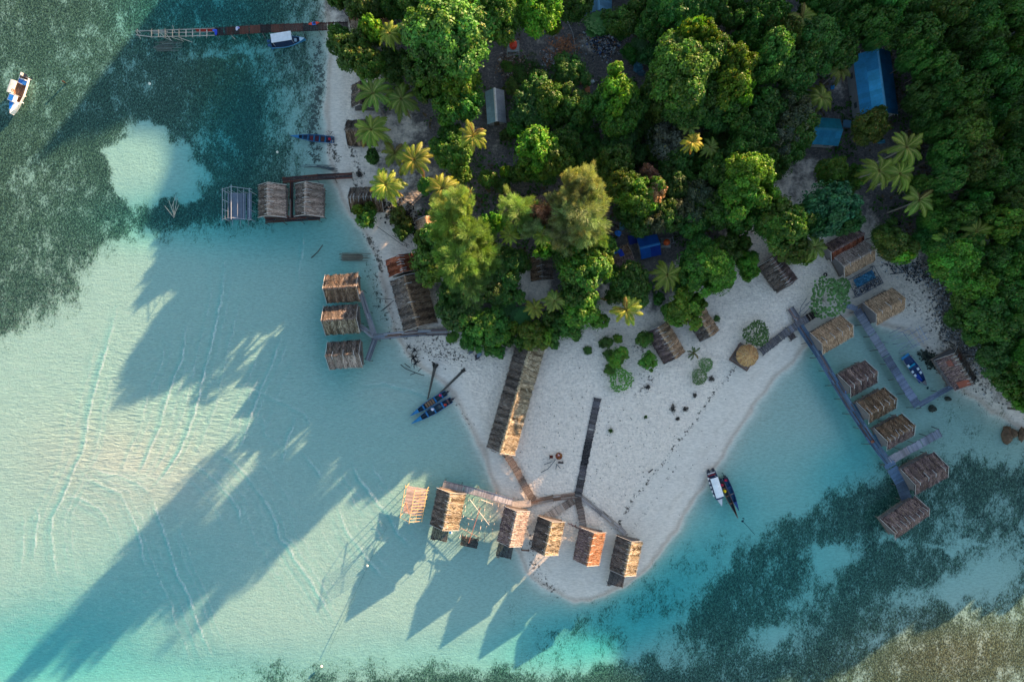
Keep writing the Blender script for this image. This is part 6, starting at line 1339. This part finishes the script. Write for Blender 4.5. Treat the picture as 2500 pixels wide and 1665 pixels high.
tank('small orange tank on low legs beside the two-tone blue cabin', 1629, 591, 1.7, (.80, .12, .02), .8)

def person():
    z = 1.24; c = W(2071, 955, z+.4); root = thing('person', 'dark-haired person in blue clothes sitting on the walk by the dark brown hut', 'person', (c.x, c.y, z), math.radians(200))
    me = bpy.data.meshes.new('body'); J = [(0, 0, .12, .15), (0, 0, .32, .14), (.03, 0, .50, .15), (.04, 0, .60, .07), (.07, 0, .72, .10), (.09, 0, .80, .09),
        (.03, .19, .52, .055), (.12, .27, .30, .045), (.30, .20, .20, .035), (.38, .17, .18, .03), (.03, -.19, .52, .055), (.12, -.27, .30, .045), (.30, -.20, .20, .035), (.38, -.17, .18, .03),
        (.10, .10, .10, .095), (.45, .14, .16, .07), (.62, .12, -.18, .05), (.70, .12, -.24, .035), (.10, -.10, .10, .095), (.45, -.16, .14, .07), (.60, -.16, -.2, .05), (.68, -.16, -.26, .035)]
    E = [(0, 1), (1, 2), (2, 3), (3, 4), (4, 5), (2, 6), (6, 7), (7, 8), (8, 9), (2, 10), (10, 11), (11, 12), (12, 13), (0, 14), (14, 15), (15, 16), (16, 17), (0, 18), (18, 19), (19, 20), (20, 21)]
    me.from_pydata([j[:3] for j in J], E, []); o = bpy.data.objects.new('body', me); C.objects.link(o); o.parent = root
    mt = NT('skin'); me.materials.append(mt.done(mt.bsdf((.22, .11, .07), .6)))
    sk = o.modifiers.new('Skin', 'SKIN'); lay = me.skin_vertices[0].data if me.skin_vertices else None
    if lay is None:
        import bmesh; bm = bmesh.new(); bm.from_mesh(me); bm.verts.layers.skin.verify(); bm.to_mesh(me); bm.free(); lay = me.skin_vertices[0].data
    for i, j in enumerate(J): lay[i].radius = (j[3], j[3]); lay[i].use_root = (i == 0)
    su = o.modifiers.new('Sub', 'SUBSURF'); su.levels = 2; su.render_levels = 2
    for nm, bl in (('hair', [((.04, 0, .80), (.13, .125, .12), (.008, .007, .007)), ((-.03, 0, .68), (.07, .11, .14), (.008, .007, .007))]), ('shirt', [((.01, 0, .40), (.19, .23, .25), (.01, .05, .40)), ((.03, .18, .48), (.10, .10, .10), (.01, .05, .40)), ((.03, -.18, .48), (.10, .10, .10), (.01, .05, .40))]),
                   ('shorts', [((.05, 0, .12), (.22, .22, .15), (.10, .30, .75)), ((.28, .12, .14), (.20, .11, .10), (.10, .30, .75)), ((.28, -.13, .13), (.20, .11, .10), (.10, .30, .75))])):
        mb = MB()
        for c_, r__, cl in bl: mb.blob(c_, r__, cl, 12, 9, .02)
        mb.build(nm, 'skin', root, True)
    mb = MB(); mb.blob((.175, 0, .735), (.02, .015, .02), (.2, .1, .06), 6, 4, 0)
    for s in (-1, 1): mb.blob((.155, s*.04, .76), (.015, .015, .01), (.02, .02, .02), 6, 4, 0); mb.blob((.06, s*.11, .745), (.02, .015, .035), (.22, .11, .07), 6, 4, 0)
    mb.blob((.168, 0, .685), (.01, .03, .008), (.3, .08, .07), 6, 4, 0); mb.build('face', 'skin', root)
    for s in (-1, 1):
        mb = MB(); b = Vector((.40, s*.17, .185)); mb.blob(tuple(b), (.05, .035, .018), (.22, .11, .07), 8, 5, 0)
        for k, (dy, l) in enumerate(((-.026, .06), (-.009, .075), (.009, .07), (.026, .055))): mb.path([b+Vector((.03, dy, 0)), b+Vector((.03+l*.6, dy*1.2, .004)), b+Vector((.03+l, dy*1.2, -.018))], .010, .007, (.22, .11, .07), 6)
        mb.path([b+Vector((-.005, -s*.032, 0)), b+Vector((.02, -s*.058, -.004)), b+Vector((.045, -s*.062, -.016))], .011, .008, (.22, .11, .07), 6); mb.build('hand', 'skin', root)
person()
item('white_sack', 'white sack lying on the bay walkway above the sitting person', 'sack', 2056, 930, 1.45, lambda m: m.blob((0, 0, 0), (.25, .33, .2), (.75, .78, .80)), 'cloth')
item('brown_cloth', 'crumpled orange-brown cloth on the bay walkway by the grey-brown hut', 'cloth', 2131, 1078, 1.35, lambda m: m.blob((0, 0, 0), (.34, .25, .12), (.32, .12, .07)), 'cloth')
item('blue_sheet', 'blue sheet draped at the start of the long dark jetty deck', 'sheet', 527, 79, 1.45, lambda m: [m.blob((0, 0, 0), (.3, .55, .12), (.015, .05, .45)), m.blob((-.3, .3, .03), (.3, .2, .08), (.02, .10, .55))], 'cloth')
item('white_bundle', 'white and blue bundle on the upper side of the long dark jetty', 'bundle', 578, 70, 1.5, lambda m: [m.blob((0, 0, 0), (.22, .36, .15), (.55, .56, .70)), m.blob((.3, .1, 0), (.2, .2, .1), (.25, .28, .6))], 'cloth')
item('blue_crate', 'bright blue and white bucket at the porch of the golden fan-thatched hut', 'bucket', 1099, 1299, 1.25, lambda m: (m.tube((0, 0, -.15), (0, 0, .15), .16, .2, (.02, .22, .55), 10), m.box((.28, -.1, 0), (.2, .3, .2), (.75, .8, .85))))
def firewood():
    c = W(1364, 1112, 1.2); t = thing('rusty_table', 'round rusty-red table on white sand with leaning boards and sticks', 'table', (c.x, c.y, zg(c.x, c.y))); r_ = random.Random(2); mb = MB()
    mb.tube((0, 0, .68), (0, 0, .74), .62, .62, (.20, .055, .025), 9)
    for k in range(9): a = k*.698; mb.box((.42*math.cos(a), .42*math.sin(a), .75), (.26, .2, .03), jit(r_.choice([(.34, .14, .04), (.16, .03, .02), (.25, .06, .03)]), .2, r_), a)
    mb.build('table_top', 'wood', t)
    for k in range(4): a = k*1.57+.4; mb = MB(); mb.tube((.4*math.cos(a), .4*math.sin(a), -.1), (.4*math.cos(a), .4*math.sin(a), .68), .05, .05, (.1, .05, .04), 5); mb.build('leg', 'wood', t)
firewood()
item('star_shells', 'pale pink starfish-shaped shells on the rusty table', 'shells', 1364, 1111, 2.0, lambda m: [m.tube((0, 0, 0), (.22*math.cos(a), .22*math.sin(a), 0), .05, .02, (.8, .55, .6), 5) for a in (.3, 1.6, 2.8, 4.0, 5.3)])
def low_item(name, label, cat, x, y, parts, mat='wood', group=None):
    c = W(x, y, 1.2); g0 = zg(c.x, c.y); m = MB()
    for p in parts:
        if p[0] == 'b': m.box(p[1], p[2], p[3], p[4] if len(p) > 4 else 0)
        else: m.tube(p[1], p[2], p[3], p[4], p[5], 6)
    o = m.build(name, mat); o.location = (c.x, c.y, g0); return tag(o, label, cat, group)
low_item('dark_chair', 'dark red low chair left of the rusty table', 'chair', 1346, 1115, [('b', (0, 0, .35), (.55, .5, .06), (.12, .02, .015)), ('b', (-.3, 0, .6), (.06, .7, .5), (.02, .02, .02)), ('b', (.2, .2, .15), (.06, .06, .4), (.05, .02, .02)), ('b', (.2, -.2, .15), (.06, .06, .4), (.05, .02, .02)), ('b', (-.2, .2, .15), (.06, .06, .4), (.05, .02, .02)), ('b', (-.2, -.2, .15), (.06, .06, .4), (.05, .02, .02))])
low_item('bench_seat', 'short dark wooden bench right below the rusty table', 'bench', 1369, 1129, [('b', (0, 0, .32), (.9, .3, .07), (.06, .05, .05), -.1), ('b', (-.35, 0, .15), (.08, .25, .32), (.04, .03, .03)), ('b', (.35, 0, .15), (.08, .25, .32), (.04, .03, .03)), ('t', (.3, .1, .3), (.3, .3, .55), .03, .03, (.05, .04, .04))])
for lab, pts in (('straight grey stick left below the rusty table', [(1328, 1134), (1349, 1126)]), ('long crooked stick trailing left from the rusty table', [(1321, 1153), (1338, 1144), (1348, 1132), (1356, 1122)]), ('short dark stake pointing down from the rusty table', [(1357, 1145), (1359, 1132)]), ('slim grey stake slanting right below the rusty table', [(1368, 1143), (1359, 1133)])):
    o_ = W(*pts[0], 1.2); mb = MB(); mb.path([W(x, y, 1.25)-o_ for x, y in pts], .07, .05, (.10, .12, .13), 6); q = mb.build('stick', 'wood'); q.location = (o_.x, o_.y, 1.22); tag(q, lab, 'stick', 'sticks around the rusty table')
low_item('wooden_bench', 'orange-brown slatted wooden bench on the shaded village soil', 'bench', 1432, 219, [('b', (-.25+k*.17, 0, .45), (.14, 1.35, .05), (.42, .15, .07), .12) for k in range(5)]+[('b', (0, s*.5, .22), (.7, .08, .42), (.2, .08, .05), .12) for s in (-1, 1)])
low_item('wooden_chair', 'reddish chair against the wooden bench in the village', 'chair', 1419, 205, [('b', (0, 0, .4), (.5, .5, .06), (.32, .1, .06)), ('b', (.2, 0, .6), (.06, .5, .5), (.3, .09, .05)), ('b', (-.2, .2, .2), (.06, .06, .4), (.2, .08, .05)), ('b', (-.2, -.2, .2), (.06, .06, .4), (.2, .08, .05)), ('b', (.2, .2, .2), (.06, .06, .4), (.2, .08, .05)), ('b', (.2, -.2, .2), (.06, .06, .4), (.2, .08, .05))])
for k, (x, y, lab) in enumerate([(1149, 857, 'left grey crate of the three on the sand left of the long narrow house'), (1165, 871, 'lower right dark crate of the three on the sand left of the long narrow house'), (1170, 864, 'pale blue-grey crate of the three on the sand left of the long narrow house')]):
    low_item('slatted_crate', lab, 'crate', x, y, [('b', (0, q*.2-.4, .38), (.85, .14, .05), [(.14, .15, .18), (.07, .06, .07), (.25, .31, .38)][k], .5) for q in range(5)]+[('b', (0, 0, .18), (.7, .7, .34), (.06, .06, .07), .5)], group='crates on the sand')
def tarp_frame():
    c = W(2112, 688, 1.6); t = thing('tarp_frame', 'roofless frame with a blue tarp and grey rubble, below the double-roofed hut', 'frame', (c.x, c.y, 0), math.radians(29)); r_ = random.Random(5); g = np.random.default_rng(3); Lm, Wm = 72*S, 46*S
    mb = MB(); n, m = 14, 9; P = [[(-Lm*.32+Lm*.72*i/n, -Wm*.12+Wm*.5*j/m, 1.55+r_.uniform(-.10, .12)) for i in range(n+1)] for j in range(m+1)]
    for j in range(m):
        for i in range(n): mb.add([P[j][i], P[j][i+1], P[j+1][i+1], P[j+1][i]], [(0, 1, 2, 3)], jit((.03, .13, .22) if r_.random() < .8 else (.05, .2, .3), .3, r_))
    mb.build('tarp', 'cloth', t)
    for a, b in [((-1, -1), (1, -1)), ((-1, 1), (1, 1)), ((-1, -1), (-1, 1)), ((1, -1), (1, 1)), ((-1, -.2), (1, -.2))]: mb = MB(); mb.tube((a[0]*Lm/2, a[1]*Wm/2, 1.7), (b[0]*Lm/2, b[1]*Wm/2, 1.72), .07, .06, jit((.13, .14, .16), .2, r_), 6); mb.build('frame_pole', 'wood', t)
    for sx in (-1, 1):
        for sy in (-1, 1): mb = MB(); mb.tube((sx*Lm/2, sy*Wm/2, .2), (sx*Lm/2, sy*Wm/2, 1.8), .07, .06, (.13, .13, .14), 6); mb.build('post', 'wood', t)
    mb = MB()
    for _ in range(340): x, y = r_.uniform(-Lm/2, Lm/2), r_.uniform(-Wm/2, -Wm*.05) if r_.random() < .75 else r_.uniform(-Wm/2, Wm/2); mb.box((x, y, 1.3+r_.uniform(-.1, .25)), (r_.uniform(.1, .45), r_.uniform(.04, .14), .05), jit(r_.choice([(.25, .28, .31), (.07, .07, .09), (.16, .17, .2), (.03, .03, .04)]), .3, r_), r_.uniform(0, 3.1))
    mb.build('thatch_scraps', 'thatch', t)['kind'] = 'stuff'
tarp_frame()
# rocks
for x, y, a, b, lab in [(2460, 1063, 1.0, 1.5, 'larger brown boulder in the shallows at the right edge'), (2474, 1058, .8, .8, 'smaller brown boulder touching the larger one at the right edge'), (2496, 1060, .6, 1.3, 'brown boulder cut by the right edge of the photo'), (2278, 998, .7, .6, 'dark weedy rock below the corner of the narrow blue-grey walk'), (2316, 974, .5, .4, 'small dark rock right of the narrow blue-grey walk corner')]:
    m = MB(); rr = random.Random(int(x)); m.blob((0, 0, 0), (a, b, .6), (.13, .085, .055) if x > 2400 else (.05, .06, .05), 12, 8, .18, rr); m.blob((a*.3, -b*.3, .15), (a*.5, b*.5, .5), (.16, .11, .075) if x > 2400 else (.06, .07, .06), 9, 6, .2, rr)
    o = m.build('boulder', 'rock', smooth=False); c = W(x, y, .2); o.location = (c.x, c.y, 0.05); tag(o, lab, 'rock', 'rocks at the right shore')
for x, y, z, lab in [(897, 1381, .1, 'white mooring buoy halfway between the spit huts and the bottom edge'), (785, 1626, .1, 'white buoy near the bottom edge over the seagrass'), (365, 205, .1, 'small white buoy over the dark upper-left seagrass'), (677, 372, .1, 'tiny white float in the shallows left of the blue canoe')]:
    item('buoy', lab, 'buoy', x, y, z, lambda m: (m.blob((0, 0, 0), (.22, .22, .2), (.8, .78, .68), 10, 7, 0), m.tube((0, 0, .15), (0, 0, .3), .04, .03, (.5, .5, .45), 6)), group='white buoys')
item('floating_post', 'dark post end sticking out of the seagrass right of the white motorboat', 'post', 155, 201, .2, lambda m: m.tube((0, 0, -.8), (.1, 0, .5), .13, .12, (.06, .04, .03), 7), 'wood')
item('anchor_float', 'dark anchor float with rope beyond the brown canoe bow', 'float', 1813, 1272, .1, lambda m: (m.blob((0, 0, 0), (.22, .2, .15), (.01, .03, .05), 8, 6, .1), m.tube((0, 0, 0), (.35, .5, 0), .04, .03, (.02, .05, .06), 5), m.blob((.1, .5, 0), (.15, .1, .1), (.01, .04, .05))), 'rock')
item('mooring_stone', 'dark mooring block off the bow of the open blue boat', 'block', 2265, 947, .0, lambda m: m.blob((0, 0, 0), (.2, .25, .15), (.01, .04, .05), 7, 5, .15), 'rock')
for x, y, z, lab in [(2015, 671, 1.3, 'black tyre on the white sand above the pale dotted bush'), (2194, 546, 1.3, 'black tyre half buried in dark soil below the green palms')]:
    item('tyre', lab, 'tyre', x, y, z, lambda m: [m.tube((.26*math.cos(a*.5236), .26*math.sin(a*.5236), 0), (.26*math.cos((a+1)*.5236), .26*math.sin((a+1)*.5236), 0), .11, .11, (.012, .012, .014), 7) for a in range(12)], 'rock', 'old tyres')
def rope(label, pts, z=.03, col=(.10, .20, .19), r0=.035, name='mooring_rope', cat='rope'):
    o = W(*pts[0], z); mb = MB(); mb.path([W(x, y, z)-o for x, y in pts], r0, r0, col, 5); q = mb.build(name, 'wood'); q.location = (o.x, o.y, z); tag(q, label, cat)
rope('mooring rope curving from the leftmost spit frame to the white buoy and away', [(920, 1276), (938, 1277), (944, 1287), (930, 1315), (912, 1350), (898, 1381), (880, 1420), (855, 1475), (828, 1530), (802, 1590)])
rope('dark rope running from the anchor float to the seagrass', [(1813, 1272), (1828, 1288), (1843, 1305)], .03, (.02, .08, .09), .05)
rope('pale garden hose crossing the village clearing', [(1385, 52), (1398, 80), (1404, 110), (1407, 158)], 1.25, (.40, .42, .42), .035, 'garden_hose', 'hose')
for x, y, col, a, b, lab in [(1557, 165, (.06, .20, .30), .9, .9, 'crumpled blue-grey tarp beside the dark tree clearing'), (1566, 178, (.05, .12, .18), .7, .5, 'second dark teal tarp beside the crumpled blue-grey one'), (1508, 162, (.22, .36, .45), .3, .2, 'small pale blue sheet on the village soil'), (1447, 200, (.6, .68, .68), .3, .35, 'white sheet on the soil near the wooden bench'), (1525, 198, (.02, .05, .22), .35, .5, 'dark blue tub above the bright-topped tree'), (2067, 38, (.06, .22, .32), .75, .55, 'round blue-grey basin near the top edge, right of the upper palm'), (2001, 40, (.05, .15, .32), .9, .7, 'blue tarp heap beside the upper palm'), (2033, 213, (.02, .22, .5), .35, .4, 'bright blue drum between the palms and the long blue roof'), (1519, 552, (.08, .20, .26), .5, .9, 'teal sheet on dark ground above the small dark blue shelter'), (2150, 345, (.05, .2, .3), .8, .4, 'pale blue laundry under the small tree below the long blue roof'), (2137, 333, (.55, .07, .06), .3, .25, 'red cloth under the small tree below the long blue roof'), (1504, 575, (.02, .14, .45), .6, .5, 'bright blue tarp scrap on the upper corner of the brown hut')]:
    m = MB(); rr = random.Random(int(x+y)); m.blob((0, 0, 0), (a, b, .22), col, 10, 6, .25, rr); m.blob((a*.3, b*.4, .08), (a*.5, b*.4, .2), tuple(min(1, k*1.6) for k in col), 8, 5, .3, rr)
    o = m.build('crumpled_sheet', 'cloth'); c = W(x, y, 1.3); o.location = (c.x, c.y, zg(c.x, c.y)+(.12 if x != 1504 else 2.4)); tag(o, lab, 'sheet', 'sheets and tubs lying about')
# things nobody could count
def litter(name, label, cx, cy, rx, ry, n, pal, sz, seed, mat='cloth', h=.25, rot=0):
    g = np.random.default_rng(seed); a = g.normal(size=n)*.5; b = g.normal(size=n)*.5; c_, s_ = math.cos(rot), math.sin(rot)
    x = cx+(a*rx*c_-b*ry*s_); y = cy+(a*rx*s_+b*ry*c_); z = np.maximum(zground(x, y), 0)+h*g.random(n)*np.exp(-a*a-b*b)
    cols = np.array(pal)[g.integers(0, len(pal), n)]*g.uniform(.6, 1.3, (n, 1)); pos = np.stack([(x-1250)*S, (832.5-y)*S, z+.04], 1)
    V, Qq, Cc = leaves(pos, g.normal(size=(n, 3))*.45+np.array([0, 0, 1]), g.uniform(sz*.5, sz*1.4, n), np.clip(cols, .005, 1), 1.3, g)
    tag(link(name, quads_mesh(name, V, Qq, Cc), mat), label, kind='stuff')
litter('rubbish_heap', 'heap of white, blue and brown rubbish in the shaded clearing', 1472, 112, 38, 34, 900, [(.5, .55, .6), (.08, .14, .3), (.30, .16, .08), (.05, .05, .06), (.3, .33, .38), (.04, .04, .05)], .28, 1, h=.8)
litter('dry_leaf_heap', 'heap of brown dry leaves and scraps by the tin shed path', 1247, 172, 30, 30, 800, [(.22, .13, .08), (.14, .09, .06), (.40, .36, .32), (.3, .2, .12)], .24, 2, h=.6)
litter('husk_heap', 'orange-brown coconut husk litter on the shaded soil', 1375, 118, 34, 26, 260, [(.40, .17, .08), (.30, .13, .07)], .3, 3, h=.3)
litter('leaf_litter', 'brown leaf litter and scraps above the dark green bush', 1344, 155, 24, 18, 360, [(.3, .15, .08), (.2, .12, .08), (.35, .38, .42)], .25, 4, h=.5)
litter('rubble_shore', 'grey coral rubble and broken driftwood along the right-hand shore', 2340, 800, 130, 42, 2600, [(.44, .45, .46), (.18, .19, .20), (.32, .33, .34), (.08, .085, .09), (.24, .21, .17)], .30, 5, 'rock', .4, 1.05)
litter('rubble_shore', 'grey rubble and sticks on the sand above the brown-roofed hut', 2215, 655, 80, 30, 700, [(.34, .36, .38), (.08, .09, .10), (.04, .045, .05)], .26, 6, 'rock', .3, .4)
litter('branch_litter', 'black brushwood on the sand beside the olive bush', 990, 535, 60, 30, 600, [(.05, .045, .04), (.12, .08, .05), (.03, .03, .03)], .30, 7, 'bark', .6, .7)
litter('sunken_litter', 'dark weed clumps in the shallow water by the collapsed poles', 2275, 880, 30, 14, 500, [(.03, .045, .035), (.07, .08, .06), (.02, .03, .03)], .35, 8, 'rock', .2, .6)
litter('beach_litter', 'dark scraps and twigs strewn on the sand by the washed-up trunks', 1100, 860, 90, 40, 130, [(.04, .04, .045), (.08, .07, .06)], .22, 9, 'bark', .05)
litter('beach_litter', 'tiny dark scraps on the open white sand of the spit', 1500, 1080, 260, 200, 320, [(.10, .09, .08), (.20, .18, .16), (.06, .06, .05)], .16, 10, 'bark', .03)
litter('flower_hedge', 'rust and yellow flower patch behind the palms at the village front', 1490, 730, 22, 5, 240, [(.5, .12, .05), (.45, .30, .04), (.1, .2, .04)], .25, 11, 'leaf', .6)
for x, y, r0, lab in [(1643, 997, .55, 'elongated dark weed clump above the wrack line on the sand'), (1674, 999, .5, 'round dark weed clump right of the elongated one on the sand'), (1655, 1023, .35, 'small dark weed clump below the other two on the sand'), (1576, 1018, .28, 'tiny green-grey weed tuft on the open sand'), (1491, 1051, .42, 'green seedling tuft right of the straight dark boardwalk'), (1262, 877, .35, 'black weed clump left of the top of the long narrow house'), (1582, 945, .45, 'dry grey twig bush below the small leafy bushes'), (1738, 925, .6, 'dark dry bush beside the leaning dotted shrub'), (1697, 965, .4, 'dark weed tuft on the wrack line below the dotted shrub'), (876, 425, .7, 'black weed heap at the foot of the palm by the beach boardwalk')]:
    g = np.random.default_rng(int(x)); n = 170; r0 *= .8; q = g.normal(size=(n, 3))*np.array([r0*.45, r0*(.75 if x == 1643 else .45), .08]); cc = np.array([.06, .12, .03]) if x in (1491, 1576) else np.array([.10, .09, .08])
    V, Qq, Cc = leaves(q+np.array([0, 0, .12]), g.normal(size=(n, 3)), g.uniform(.08, .2, n), cc*g.uniform(.5, 1.5, (n, 1)), 1.8, g); o = link('weed_clump', quads_mesh('weed_clump', V, Qq, Cc), 'bark'); c = W(x, y, 1.1); o.location = (c.x, c.y, zg(c.x, c.y)); tag(o, lab, 'weed clump', 'weed clumps on the sand')
